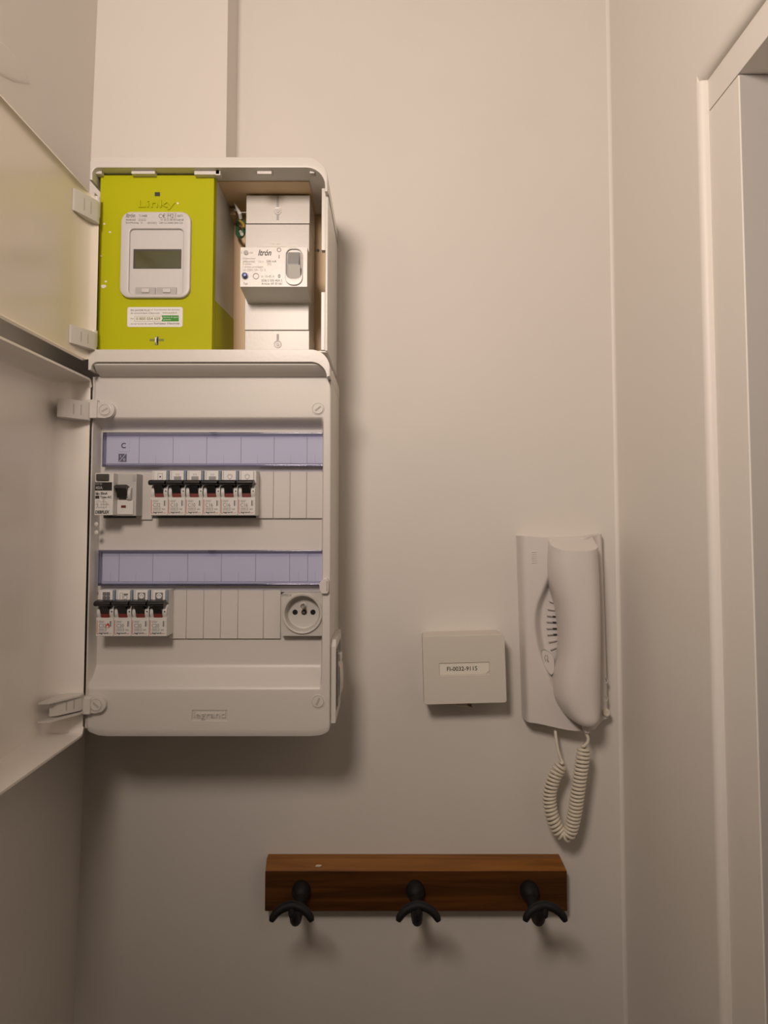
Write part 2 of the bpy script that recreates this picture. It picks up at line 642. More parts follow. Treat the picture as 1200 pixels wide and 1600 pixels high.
def arch(x0, x1, ztop, thick, ro, ri, leg, y0, y1, side=0.006, bev=0.0018):
    """an inverted U; ro and ri = (left, right) shoulder radii outside and inside, leg = (left, right) drop"""
    def path(a, b, zt, rr):
        p = [(a, ztop - leg[0])]
        for k in range(11):
            t = math.pi - math.pi / 2 * k / 10
            p.append((a + rr[0] + rr[0] * math.cos(t), zt - rr[0] + rr[0] * math.sin(t)))
        for k in range(11):
            t = math.pi / 2 - math.pi / 2 * k / 10
            p.append((b - rr[1] + rr[1] * math.cos(t), zt - rr[1] + rr[1] * math.sin(t)))
        p.append((b, ztop - leg[1]))
        return p
    o = path(x0, x1, ztop, ro)
    i = path(x0 + side, x1 - side, ztop - thick, ri)
    bm = bmesh.new()
    n = len(o)
    V = [[bm.verts.new((p[0], t, p[1])) for p in lp] for lp in (o, i) for t in (y0, y1)]
    oa, ob, ia, ib = V
    fr = []
    for k in range(n - 1):
        fr.append(bm.faces.new((oa[k], oa[k + 1], ia[k + 1], ia[k])))
        bm.faces.new((ob[k], ib[k], ib[k + 1], ob[k + 1]))
        bm.faces.new((oa[k], ob[k], ob[k + 1], oa[k + 1]))
        bm.faces.new((ia[k], ia[k + 1], ib[k + 1], ib[k]))
    for k in (0, n - 1):
        bm.faces.new((oa[k], ia[k], ib[k], ob[k]))
    if bev:
        fs = set(fr)
        es = [e for f in fr for e in f.edges if len([g for g in e.link_faces if g in fs]) == 1]
        bmesh.ops.bevel(bm, geom=list(set(es)), offset=bev, segments=2, affect='EDGES', profile=0.5, clamp_overlap=True)
    return finish(bm)


vx0, vx1 = X(140, 270, D_LIP), X(512, 270, D_LIP)
part('visor', arch(vx0, vx1, vzt, 0.0112, (0.006, 0.022), (0.006, 0.019), (0.024, 0.036), -D_LIP, -0.001, side=0.0028, bev=0.0010), 'cabinet_plastic', mc)
zt = vzt - 0.034
part('bottom_plate', box(vx0 + 0.001, vx1 - 0.001, -0.138, -0.001, vz2 + 0.0004, vz2 + 0.0018), 'cabinet_plastic', mc)
# side walls, right one with the lip cut out for the door catch
sx0, sx1 = X(508, 420, 0.140), vx1
fl0 = X(502, 420, 0.140)
ca, cb = Z(391, 0.140), Z(456, 0.140)
part('side_panel', box(sx0, sx1, -0.140, -0.001, vz2 + 0.0012, zt + 0.002, 0.0008), 'cabinet_plastic', mc)
part('side_flange', box(fl0, sx0 + 0.0005, -0.140, -0.132, ca, zt + 0.006, 0.0006), 'cabinet_plastic', mc)
part('side_flange', box(fl0, sx0 + 0.0005, -0.140, -0.132, vz2 + 0.002, cb, 0.0006), 'cabinet_plastic', mc)
part('side_panel', box(vx0, vx0 + 0.0015, -0.140, -0.001, vz2 + 0.0012, zt + 0.002, 0.0008), 'cabinet_plastic', mc)
bpan = part('back_panel', box(vx0 + 0.003, sx0 + 0.001, -0.034, -0.030, vz2 + 0.0015, vzt - 0.012), 'back_panel_plastic', mc)
hx = at(497, 391, 0.035)
part('hole', disc(hx.x, hx.z, 0.0016, -0.0346, -0.0335, 12), 'dark_plastic', bpan)
part('hole', disc(hx.x - 0.0035, hx.z, 0.0011, -0.0346, -0.0335, 12), 'faint_ink', bpan)
part('rib', box(hx.x - 0.0085, hx.x - 0.0075, -0.0365, -0.0335, vz2 + 0.002, vzt - 0.02), 'back_panel_plastic', bpan)
part('shade_liner', box(vx0 + 0.010, vx1 - 0.022, -0.120, -0.034, vzt - 0.0122, vzt - 0.0108), 'back_panel_plastic', mc)  # added liner; its brown stands for the dim roof under the visor
# clips hanging from the visor
for a, b, yy in ((150, 160, 273), (337, 345, 275), (304, 344, 274), (402, 425, 273), (484, 492, 272), (206, 243, 273)):
    zc = Z(yy, 0.142)
    part('clip', box(X(a, yy, 0.142), X(b, yy, 0.142), -0.144, -0.136, zc, vzt - 0.009, 0.0006), 'cabinet_plastic', mc)

# upper door, standing open toward the room: flat panel that curls at the hinge
ux_p = -0.3035
uzt, uzb = Z(177, 0.301), Z(500, 0.301)


def door_shell(x_p, y_h, y_f, z0, z1, rim_h, hin_h, hin_w, w, thick, corner=0.0, free_h=None):
    ys = [y_h - hin_w * (k / 10) for k in range(11)]
    ys += [y_h - hin_w - (y_h - hin_w - (y_f + w)) * k / 14 for k in range(1, 15)]
    ys += [y_f + w - w * k / 6 for k in range(1, 7)]
    zs = [z0 + w * k / 8 for k in range(9)] + [z0 + w + (z1 - z0 - 2 * w) * k / 20 for k in range(1, 20)] + [z1 - w + w * k / 8 for k in range(9)]

    def ell(e, ww):
        if e >= ww:
            return 0.0
        return 1 - math.sqrt(max(0.0, 1 - (1 - e / ww) ** 2))

    def fn(i, j):
        y, z = ys[i], zs[j]
        h = max(hin_h * ell(y_h - y, hin_w), rim_h * ell(z - z0, w), rim_h * ell(z1 - z, w), (rim_h if free_h is None else free_h) * ell(y - y_f, w))
        zz = z
        e = y_h - y
        if corner and e < corner:
            c = corner * (1 - math.sqrt(max(0, 1 - (1 - e / corner) ** 2)))
            zm = (z0 + z1) / 2
            zz = zm + (z - zm) * (1 - c / (zm - z0))
        return Vector((x_p + h, y, zz))
    nu, nv = len(ys), len(zs)
    bm = bmesh.new()
    V = [[bm.verts.new(fn(i, j)) for j in range(nv)] for i in range(nu)]
    for i in range(nu - 1):
        for j in range(nv - 1):
            bm.faces.new((V[i][j], V[i][j + 1], V[i + 1][j + 1], V[i + 1][j]))
    bmesh.ops.recalc_face_normals(bm, faces=bm.faces[:])
    # make normals face +x, then thicken away from the room side
    if sum(f.normal.x for f in bm.faces) < 0:
        bmesh.ops.reverse_faces(bm, faces=bm.faces[:])
    bmesh.ops.solidify(bm, geom=bm.faces[:], thickness=-thick)
    return finish(bm)


udoor = part('door', door_shell(ux_p, -0.1475, -0.395, uzb, uzt, 0.004, 0.0115, 0.036, 0.004, -0.0022, corner=0.008), 'aged_door_plastic', mc,
             'open door, glossy inside and yellowed')


def hinge_block(parent, py0, py1, prof, m):
    """wedge-shaped hinge foot; prof is its outline in plan, the sloped face carries two slots"""
    dm_ = -(prof[1][1] + prof[2][1]) / 2
    z0_, z1_ = Z(py1, dm_), Z(py0, dm_)
    h = part('hinge', prism(prof, z0_, z1_, 'xy', bev=0.0006), m, parent)
    hgt = z1_ - z0_
    a, b = Vector(prof[1]), Vector(prof[2])
    t = (b - a).normalized()
    n = Vector((t.y, -t.x))
    if n.x < 0:
        n = -n
    for f in (0.40, 0.72):
        c = a.lerp(b, f)
        q = [c - t * 0.0006 - n * 0.0005, c + t * 0.0006 - n * 0.0005, c + t * 0.0006 + n * 0.0002, c - t * 0.0006 + n * 0.0002]
        part('slot', prism([(v.x, v.y) for v in q], z0_ + hgt * 0.22, z0_ + hgt * 0.78, 'xy'), 'faint_ink', h)
    return h


for (pa, pb) in ((304, 338), (513, 541)):
    hinge_block(udoor, pa, pb, [(ux_p + 0.0002, -0.184), (ux_p + 0.0022, -0.182), (ux_p + 0.0125, -0.156), (ux_p + 0.0125, -0.1485), (ux_p + 0.004, -0.1485)], 'cabinet_plastic')
    z0_, z1_ = Z(pb, 0.148), Z(pa + 3, 0.148)
    part('hinge_knuckle', tube([(vx0 + 0.0065, -0.146, z0_), (vx0 + 0.0065, -0.146, z1_)], 0.0036, 12), 'cabinet_plastic', mc)

# ------------------------------------------------------------------ electricity meter
D_M = 0.137
mx0, mx1 = X(153.5, 410, D_M), X(333, 410, D_M)
mz0, mz1 = vz2 + 0.0022, vzt - 0.0125
em = thing('electricity_meter', 'lime green smart electricity meter with small screen inside the upper cabinet', 'meter', ((mx0 + mx1) / 2, 0, mz0))
# grey rear housing with a sloped lower edge, green terminal cover below
xs_ = mx1
ysplit = -0.124
zA, zB = Z(470, 0.124), Z(497, 0.040)
part('housing', prism([(ysplit, zA + 0.0005), (-0.0345, zB + 0.0005), (-0.0345, mz1), (ysplit, mz1)], mx0 + 0.0012, xs_ - 0.0006, 'yz'), 'meter_grey', em, 'grey rear housing')
part('terminal_cover', prism([(ysplit, zA), (-0.0345, zB), (-0.0345, mz0), (ysplit, mz0)], mx0 + 0.0006, xs_, 'yz'), 'meter_green', em)
cov = part('front_cover', box(mx0, mx1, -D_M, ysplit - 0.0002, mz0, mz1, 0.0012), 'meter_green', em)
r = R(242, 300.5, 250, 306.5, D_M)
part('sensor_window', box(r[0], r[1], -D_M - 0.0004, -D_M + 0.001, r[2], r[3]), 'black_plastic', em)
r = R(217, 313, 274, 328, D_M)
part('embossed_name', text('Linky', r[0], r[1], r[2], r[3], -D_M - 0.0001, extrude=0.0011), 'meter_green', cov)
# screen bezel
r = R(190, 333, 299, 467, D_M)
bo = rrect(*r, 0.0105, 8)
r2 = R(204, 360, 287, 461, D_M)
bi = rrect(*r2, 0.004, 8)
bez = part('bezel', ring_prism(bo, bi, -D_M - 0.0042, -D_M + 0.001, 0.0014), 'meter_face', em)
r3 = R(205, 361, 286, 460, D_M)
part('face_plate', box(r3[0] - 0.001, r3[1] + 0.001, -D_M - 0.0016, -D_M + 0.001, r3[2] - 0.001, r3[3] + 0.001), 'meter_face', em)
r = R(209.5, 390.5, 284, 420.5, D_M)
fp = part('screen_frame', box(r[0], r[1], -D_M - 0.0022, -D_M, r[2], r[3]), 'black_plastic', em)
r = R(212.5, 393.5, 283, 420, D_M)
part('screen', box(r[0], r[1], -D_M - 0.0025, -D_M, r[2], r[3]), 'lcd', em)
for a in (213, 246):
    r = R(a, 450, a + 31, 461.5, D_M)
    bt = part('button', box(r[0], r[1], -D_M - 0.0032, -D_M, r[2], r[3], 0.0006), 'slot_grey', em)
    r = R(a + 10, 452.5, a + 22, 459, D_M)
    part('button_key', box(r[0], r[1], -D_M - 0.0045, -D_M - 0.002, r[2], r[3], 0.0006), 'meter_face', bt)
yt = -D_M - 0.0044


def px_text(s, px0, py0, px1, py1, d, yy, **k):
    r = R(px0, py0, px1, py1, d)
    return text(s, r[0], r[1], r[2], r[3], yy, **k)


parts_of('lettering', ([px_text('Itrón', 199, 336, 213.5, 342.5, D_M, yt, bold=0.012, shear=0.3),
                        px_text('C\u20ac', 250, 336.5, 260.5, 343.5, D_M, yt),
                        px_text('M21', 264, 337, 276, 343, D_M, yt)]), 'grey_ink', bez)
parts_of('small_print', ([px_text('T11448B', 219, 338.2, 232, 341.8, D_M, yt), px_text('0071', 279, 338.2, 287.5, 341.8, D_M, yt),
                          px_text('FRANKLINE', 199, 344.6, 214, 347.6, D_M, yt), px_text('22 LG 22', 218.5, 344.3, 230, 347.6, D_M, yt),
                          px_text('N\u00b0 02 21 84 401568 08', 253, 344.6, 288.5, 347.6, D_M, yt),
                          px_text('Errt/Marking   21', 199, 349.3, 225, 352.6, D_M, yt),
                          px_text('-10\u00b0C/+55\u00b0C', 232, 349.3, 247, 352.6, D_M, yt),
                          px_text('230V 0,2-10/60A 50Hz Cl.A', 251, 349.3, 287.5, 352.6, D_M, yt)]), 'grey_ink', bez)
rm = R(262.5, 335.8, 277.5, 344.2, D_M)
part('lettering_frame', boxes([(rm[0], rm[1], yt - 0.00005, yt, rm[3] - 0.0002, rm[3]), (rm[0], rm[1], yt - 0.00005, yt, rm[2], rm[2] + 0.0002),
                               (rm[0], rm[0] + 0.0002, yt - 0.00005, yt, rm[2], rm[3]), (rm[1] - 0.0002, rm[1], yt - 0.00005, yt, rm[2], rm[3])]), 'faint_ink', bez)
# sticker
r = R(199, 480, 285.5, 511, D_M)
st = part('sticker', prism(rrect(*r, 0.002, 4), -D_M - 0.0003, -D_M + 0.0005), 'paper', em)
ys_ = -D_M - 0.0004
parts_of('lettering', ([px_text('EN SAVOIR PLUS', 204.5, 483.5, 234, 486.5, D_M, ys_, bold=0.015),
                        px_text('sur la protection des donn\u00e9es', 235.5, 482.8, 281, 486, D_M, ys_),
                        px_text("de consommation d'\u00e9lectricit\u00e9 :", 204.5, 487.6, 251, 490.8, D_M, ys_),
                        px_text('ou', 204.5, 497, 208.5, 499, D_M, ys_),
                        px_text('ou sur le site de votre', 204.5, 504.5, 239, 507.2, D_M, ys_),
                        px_text("fournisseur d'\u00e9lectricit\u00e9", 240.5, 503.6, 280.5, 507, D_M, ys_, bold=0.015)]), 'grey_ink', st)
part('web_address', px_text('www.enedis.fr', 254, 487.2, 277, 490.3, D_M, ys_), 'olive_ink', st)
part('phone_number', px_text('0 800 054 659', 213, 495.8, 250.5, 500.2, D_M, ys_, bold=0.01), 'olive_ink', st)
r = R(210.5, 494, 252.5, 502.5, D_M)
e_ = 0.0002
part('number_frame', boxes([(r[0], r[1], ys_, ys_ + 0.0001, r[3] - e_, r[3]), (r[0], r[1], ys_, ys_ + 0.0001, r[2], r[2] + e_), (r[0], r[0] + e_, ys_, ys_ + 0.0001, r[2], r[3])]), 'olive_ink', st)
r = R(252.5, 493, 279.5, 502.3, D_M)
zm = (r[2] + r[3]) / 2
gb = part('green_flag', prism([(r[0], r[2]), (r[1], r[2]), (r[1], r[3]), (r[0], r[3]), (r[0] + 0.0012, zm)], ys_ - 0.00005, ys_ + 0.0001), 'green_ink', st)
parts_of('lettering', ([px_text('Service & appel', 255.5, 494.6, 278.5, 497.4, D_M, ys_ - 0.00012), px_text('gratuits', 255.5, 498.4, 267, 501.2, D_M, ys_ - 0.00012)]), 'paper', gb)
# sealing slot with a white tie at the foot
r = R(234, 529.5, 256, 533, D_M)
sl = part('seal_slot', box(r[0], r[1], -D_M - 0.0003, -D_M + 0.001, r[2], r[3]), 'olive_ink', em)
r = R(242.5, 526, 247.5, 539, D_M)
part('seal_hole', box(r[0], r[1], -D_M - 0.0005, -D_M + 0.001, r[2], r[3]), 'black_plastic', em)
c_ = at(244.5, 532.5, D_M)
part('seal_tie', tube([(c_.x, -D_M, c_.z + 0.0035), (c_.x + 0.0003, -D_M - 0.0035, c_.z + 0.002), (c_.x + 0.0003, -D_M - 0.0035, c_.z - 0.002), (c_.x, -D_M, c_.z - 0.0035)], 0.0009), 'paper', em)
for (a, b, s) in ((163, 350, 2.6), (172, 363, 2.4), (162, 448, 5), (165, 440, 2.5), (158, 400, 1.6), (278, 318, 2.4)):
    pts = []
    for k in range(8):
        t = 2 * math.pi * k / 8
        q = at(a + s * random.uniform(.5, 1.2) * math.cos(t), b + s * 0.7 * random.uniform(.5, 1.2) * math.sin(t), D_M)
        pts.append((q.x, q.z))
    part('paint_fleck', prism(pts, -D_M - 0.0003, -D_M + 0.0002), 'tape', em)

# ------------------------------------------------------------------ main breaker
D_B, D_K = 0.092, 0.134
bx0, bx1 = X(383.5, 425, D_B), X(483.5, 425, D_B)
bz0, bz1 = vz2 + 0.0022, Z(305, D_B)
mb = thing('main_breaker', 'tall ivory main circuit breaker with blue test button, right of the green meter', 'breaker', ((bx0 + bx1) / 2, 0, bz0))
zj1, zj2 = Z(349.5, D_B), Z(516, D_B)
part('terminal_cover', box(bx0, bx1, -D_B, -0.0345, zj1 + 0.0003, bz1, 0.0008), 'cabinet_plastic', mb)
part('body', box(bx0 - 0.0006, bx1 - 0.0003, -D_B + 0.0005, -0.0345, zj2 + 0.0003, zj1 - 0.0003, 0.0008), 'cabinet_plastic', mb)
part('terminal_cover', box(bx0, bx1 + 0.0004, -D_B, -0.0345, bz0, zj2 - 0.0003, 0.0008), 'cabinet_plastic', mb)
for (cy, sa, sb) in ((330, 305.5, 326), (330, 336, 344), (538, 522, 534)):
    c_ = at(434, cy, D_B)
    r = R(432.2, sa, 435.8, sb, D_B)
    part('screw_groove', box(r[0], r[1], -D_B - 0.0002, -D_B + 0.001, r[2], r[3]), 'slot_grey', mb)
for cy in (330, 538):
    c_ = at(434, cy, D_B)
    sc = part('screw', lathe(c_.x, c_.z, [(0.0042, -D_B + 0.001), (0.0042, -D_B - 0.0006), (0.0030, -D_B - 0.0004), (0.0028, -D_B + 0.0004), (0, -D_B + 0.0004)], 20), 'cabinet_plastic', mb)
    part('screw_head', disc(c_.x, c_.z, 0.0019, -D_B - 0.0008, -D_B + 0.0006, 14), 'meter_face', sc)
# control block
kx0, kx1 = X(375.5, 417, D_K), X(480, 417, D_K)
kz0, kz1 = Z(448, D_K), Z(386.5, D_K)
zbk = Z(468, D_B + 0.006)
prof = [(-D_K, kz0), (-D_K, kz1), (-D_B - 0.002, kz1 + 0.002), (-D_B + 0.001, kz1 + 0.002), (-D_B + 0.001, kz0 - 0.005), (-D_B - 0.006, kz0 - 0.004)]
blk = part('control_block', prism(prof, kx0, kx1, 'yz'), 'cabinet_plastic', mb)
yk = -D_K - 0.0002
parts_of('lettering', ([px_text('Itrón', 403.5, 390, 424, 399.5, D_K, yk, bold=0.012, shear=0.3)]), 'ink', blk)
parts_of('small_print', ([px_text('500 mA', 416.5, 406.5, 432, 410, D_K, yk), px_text('0', 434.5, 428.5, 438, 434.5, D_K, yk, bold=0.02), px_text('I', 435.6, 398.5, 436.6, 404, D_K, yk, bold=0.02),
                          px_text('SDB S 500 45A S', 408.5, 436.5, 441, 440, D_K, yk), px_text('Article: 69 30 061', 408.5, 441.5, 441, 445, D_K, yk),
                          px_text('Test', 380.5, 441.5, 387, 445, D_K, yk)]), 'grey_ink', blk)
parts_of('fine_print', ([px_text('Disjoncteur', 379.5, 402.3, 399.5, 406, D_K, yk), px_text('diff\u00e9rentiel', 379.5, 406.8, 398, 410.2, D_K, yk),
                         px_text('I \u0394 n :', 404, 407, 413, 410, D_K, yk), px_text('2 p\u00f4les', 379.5, 411, 392.5, 414.4, D_K, yk), px_text('[S]', 418, 411, 423.5, 415, D_K, yk),
                         px_text('1 phase prot\u00e9g\u00e9e', 379.5, 415.6, 411, 419, D_K, yk),
                         px_text('Un 250V 50~ Cl. 2', 379.5, 420, 415, 423.5, D_K, yk), px_text('In 10-45 A', 408.5, 430, 429, 433.8, D_K, yk),
                         px_text('+', 376.5, 393, 378.5, 396.5, D_K, yk), px_text('15A', 390, 393.3, 395.5, 396.3, D_K, yk)]), 'faint_ink', blk)
c_ = at(384.5, 395, D_K)
part('dial', lathe(c_.x, c_.z, [(0.0024, -D_K + 0.001), (0.0024, -D_K - 0.0008), (0.0014, -D_K - 0.0010), (0, -D_K - 0.0010)], 16), 'slot_grey', blk)
c_ = at(383, 431.5, D_K)
tb = part('test_button', lathe(c_.x, c_.z, [(0.0036, -D_K + 0.001), (0.0036, -D_K - 0.0006), (0.0028, -D_K - 0.0008), (0.0026, -D_K + 0.001)], 20), 'meter_face', blk)
part('button_cap', lathe(c_.x, c_.z, [(0.0026, -D_K + 0.002), (0.0026, -D_K - 0.0040), (0.0020, -D_K - 0.0052), (0, -D_K - 0.0055)], 20), 'blue_plastic', tb, 'blue test button')
c_ = at(400, 431.5, D_K)
part('indicator', lathe(c_.x, c_.z, [(0.0032, -D_K + 0.001), (0.0032, -D_K - 0.0005), (0.0026, -D_K - 0.0006), (0.0022, -D_K + 0.0006), (0, -D_K + 0.0002)], 20), 'slot_grey', blk)
c_ = at(436, 390.5, D_K)
part('oval_mark', lathe(c_.x, c_.z, [(0.0022, -D_K + 0.0004), (0.0022, -D_K - 0.0002), (0.0016, -D_K - 0.0002), (0.0016, -D_K + 0.0004)], 20), 'grey_ink', blk)
# rocker
r = R(446, 388, 473, 446, D_K)
fr_o = rrect(r[0], r[1], r[2], r[3], 0.008, 8)
r2 = R(447.5, 390, 471.5, 436.5, D_K)
fr_i = rrect(r2[0], r2[1], r2[2], r2[3], 0.006, 8, 'abcd')
part('rocker_frame', ring_prism(fr_o, fr_i, -D_K - 0.0022, -D_K + 0.001, 0.0008), 'cabinet_plastic', blk)
r = R(448, 395, 471, 436, D_K)
part('rocker_well', box(r[0], r[1], -D_K - 0.0003, -D_K + 0.001, r[2], r[3]), 'slot_grey', blk)
r = R(449, 395, 471, 436, D_K)
zm = r[3] - (r[3] - r[2]) * 0.52
part('rocker', prism([(-D_K + 0.001, r[2]), (-D_K + 0.001, r[3]), (-D_K - 0.0015, r[3]), (-D_K - 0.0065, zm + 0.001), (-D_K - 0.0068, zm - 0.001), (-D_K - 0.0010, r[2])],
                     r[0] + 0.001, r[1] - 0.002, 'yz'), 'toggle_grey', blk)
r = R(451, 417.5, 470, 436.5, D_K)
part('rocker_face', prism([(-D_K - 0.0005, r[2]), (-D_K - 0.0016, r[2]), (-D_K - 0.0074, r[3]), (-D_K - 0.005, r[3])], r[0], r[1], 'yz'), 'meter_grey', blk)
parts_of('relief_print', ([px_text('SL 1801', 424, 379.5, 438, 381.8, D_B, -D_B - 0.0001), px_text('RACCORDEMENT ET POSITIONNEMENT AUX BORNES', 402, 384.6, 464, 386.4, D_B, -D_B - 0.0001),
                           px_text('SL 80-25', 405, 468, 427, 472, D_B, -D_B - 0.0001), px_text('DEBROCHAGE PAR LE BAS', 402, 474.5, 462, 478.5, D_B, -D_B - 0.0001)]), 'tape', mb)

# loose earth wire and white seal between meter and main breaker
ew = thing('earth_wire', 'green and yellow wire stub between the meter and the main breaker', 'wire', at(376, 360, 0.05))
lp = [at(371, 352, 0.040), at(372, 346, 0.055), at(378, 346, 0.066), at(382, 352, 0.070), at(381, 362, 0.066), at(377, 370, 0.058), at(371, 366, 0.050), at(371, 356, 0.045)]
part('green_strand', tube(spline(lp, 6), 0.0021), 'wire_green', ew)
lp = [at(375, 345, 0.068), at(380, 350, 0.073), at(381, 356, 0.074)]
part('yellow_strand', tube(spline(lp, 6), 0.0016), 'wire_yellow', ew)
part('wire_end', tube([at(376, 362, 0.062), at(378, 366, 0.072)], 0.0020), 'tape', ew)
ts = thing('seal_tag', 'small white plastic seal hanging left of the main breaker', 'tag', at(371, 332, 0.06))
part('strap', tube([at(366.5, 318, 0.075), at(370, 325, 0.075), at(375, 334, 0.075), at(376, 341, 0.070)], [0.0006, 0.0014, 0.0021, 0.0020]), 'paper', ts)
part('stem', tube([at(366, 328, 0.062), at(372, 329, 0.075)], 0.0013), 'paper', ts)
part('peg', tube([at(374, 332, 0.075), at(384.5, 332, 0.080)], 0.0005), 'paper', ts)
part('anchor', box(*[X(361, 335, 0.05), X(371, 335, 0.05)], -0.06, -0.034, Z(341, 0.05), Z(330, 0.05), 0.001), 'back_panel_plastic', ts)

# ================================================================== LOWER (BREAKER) CABINET
D_C, D_REC = 0.130, 0.112
lx0, lx1 = X(142, 850, D_C), X(516.5, 850, D_C)
lz0, lz1 = Z(1151, D_C), vz2
pc = thing('breaker_panel', 'white plastic breaker panel with two rows of switches and open door', 'panel', ((lx0 + lx1) / 2, 0, lz0))
ov = 0.0185


def bottom_curve(x, x0, x1, rx=0.020, rz=0.008):
    e = min(x - x0, x1 - x)
    if e >= rx:
        return 0.0
    return rz * (1 - math.sqrt(max(0.0, 1 - (1 - max(e, 0) / rx) ** 2)))


zcov = vz2 - 0.017
pts = []
nb = 10
for k in range(nb + 1):
    xk = lx0 + 0.020 * (1 - math.cos(math.pi / 2 * k / nb))
    pts.append((xk, lz0 + bottom_curve(xk, lx0, lx1)))
for k in range(nb, -1, -1):
    xk = lx1 - 0.020 * (1 - math.cos(math.pi / 2 * k / nb))
    pts.append((xk, lz0 + bottom_curve(xk, lx0, lx1)))
pts += [(lx1, zcov + 0.004), (lx0, zcov + 0.004)]
part('body', prism(pts, -D_C + 0.022, -0.0005), 'cabinet_plastic', pc)
wx0, wx1 = X(138, 560, 0.152), X(515.5, 560, 0.152)
part('visor', arch(wx0, wx1, vz2, 0.0125, (0.003, 0.019), (0.006, 0.016), (0.0205, 0.0270), -0.152, -0.0008, side=0.003, bev=0.0012), 'cabinet_plastic', pc)
# rounded underside of the visor
zu = Z(588, 0.132)
part('visor_underside', prism([(-0.148, vz2 - 0.0125), (-0.149, vz2 - 0.015), (-0.142, vz2 - 0.0205), (-0.1305, zu - 0.0005), (-0.105, zu - 0.0005), (-0.105, vz2 - 0.012)],
                              wx0 + 0.0045, wx1 - 0.0035, 'yz'), 'cabinet_plastic', pc)

# front cover: proud rim, sunken middle with soft slopes above and below
rx0, rx1 = X(152, 860, D_REC), X(505.5, 860, D_REC)
zs_a, zs_b = Z(651, D_C), Z(673, D_REC)          # slope at the top
zs_c, zs_d = Z(1036, D_REC), Z(1079, D_C)        # slope at the bottom


def cover_depth(x, z):
    v = smooth01((zs_a - z) / (zs_a - zs_b)) if z > (zs_a + zs_d) / 2 else smooth01((z - zs_d) / (zs_c - zs_d)) ** 0.9
    h = smooth01((x - rx0 + 0.001) / 0.003) * smooth01((rx1 + 0.001 - x) / 0.003)
    return D_C - (D_C - D_REC) * v * h


def lin(a, b, n): return [a + (b - a) * k / n for k in range(n)]


r = R(300, 1110, 354.5, 1126.5, D_C)
LOGO = r
gx = lin(lx0, lx0 + 0.0015, 3) + lin(lx0 + 0.0015, rx0 - 0.002, 3) + lin(rx0 - 0.002, rx0 + 0.003, 8) + lin(rx0 + 0.003, rx1 - 0.003, 26) + lin(rx1 - 0.003, rx1 + 0.002, 8) + lin(rx1 + 0.002, lx1 - 0.0015, 3) + lin(lx1 - 0.0015, lx1, 3) + [lx1]
gz = lin(lz0, zs_d, 12) + lin(zs_d, zs_c, 16) + lin(zs_c, zs_b, 20) + lin(zs_b, zs_a, 16) + lin(zs_a, zu, 6) + [zu]


gx = sorted(gx + [LOGO[0] - 0.0003, LOGO[0], LOGO[1], LOGO[1] + 0.0003])
gz = sorted(gz + [LOGO[2] - 0.0003, LOGO[2], LOGO[3], LOGO[3] + 0.0003])


def cov_fn(i, j):
    x, z = gx[i], gz[j]
    b = bottom_curve(x, lx0, lx1)
    t = max(0.0, 1 - (z - lz0) / 0.03)
    d = cover_depth(x, z)
    e = min(x - lx0, lx1 - x, z - lz0)
    if e < 0.0015:
        d -= 0.0015 * (1 - math.sqrt(max(0, 1 - (1 - e / 0.0015) ** 2)))
    if LOGO[0] - 1e-6 <= x <= LOGO[1] + 1e-6 and LOGO[2] - 1e-6 <= z <= LOGO[3] + 1e-6:
        d -= 0.0010
    return Vector((x, -d, z + b * t))


part('front_cover', grid_surface(len(gx), len(gz), cov_fn, lambda c: Vector((c.x, -D_C + 0.0215, c.z))), 'cover_plastic', pc)
# embossed maker's name
part('embossed_name', text('legrand', LOGO[0] + 0.0015, LOGO[1] - 0.0015, LOGO[2] + 0.0012, LOGO[3] - 0.0012, -D_C + 0.0009, bold=-0.005, extrude=0.0012), 'cover_plastic', pc)


def quarter_screw(px_, py_, rad, ang, proud):
    c = at(px_, py_, D_C + proud)
    y = -D_C - proud
    s = part('cover_screw', lathe(c.x, c.z, [(rad * 1.12, -D_C + 0.001), (rad * 1.12, y - 0.0002), (rad * 0.98, y - 0.0004), (rad * 0.96, y + 0.0006), (rad * 0.90, y + 0.0006), (rad * 0.88, y - 0.0008), (0, y - 0.0008)], 32), 'cover_plastic', pc)
    a = math.radians(ang)
    l, w = rad * 0.62, rad * 0.16
    ux, uz = math.cos(a), math.sin(a)
    p4 = [(c.x + sx * l * ux - sz * w * uz, c.z + sx * l * uz + sz * w * ux) for sx, sz in ((-1, -1), (1, -1), (1, 1), (-1, 1))]
    part('screw_slot', prism(p4, y - 0.0010, y - 0.0004), 'faint_ink', s)


quarter_screw(497, 638.5, 0.0058, 38, 0.0002)
quarter_screw(497, 1096, 0.0062, 66, 0.0002)
# hinge lugs with screws
for (px_, py_, ang, rr) in ((164, 640.5, 30, 0.0058), (150, 1101.5, -42, 0.0060)):
    c = at(px_, py_, D_C + 0.006)
    lug = [(c.x - 0.016, c.z - 0.0082), (c.x, c.z - 0.0082)]
    for k in range(1, 12):
        a = math.radians(-90 + 180 * k / 12)
        lug.append((c.x + 0.0012 + 0.0082 * math.cos(a), c.z + 0.0082 * math.sin(a)))
    lug += [(c.x, c.z + 0.0082), (c.x - 0.016, c.z + 0.0082)]
    part('hinge_lug', prism(lug, -D_C - 0.006, -D_C + 0.001, bev=0.001), 'cover_plastic', pc)
    quarter_screw(px_, py_, rr, ang, 0.0062)

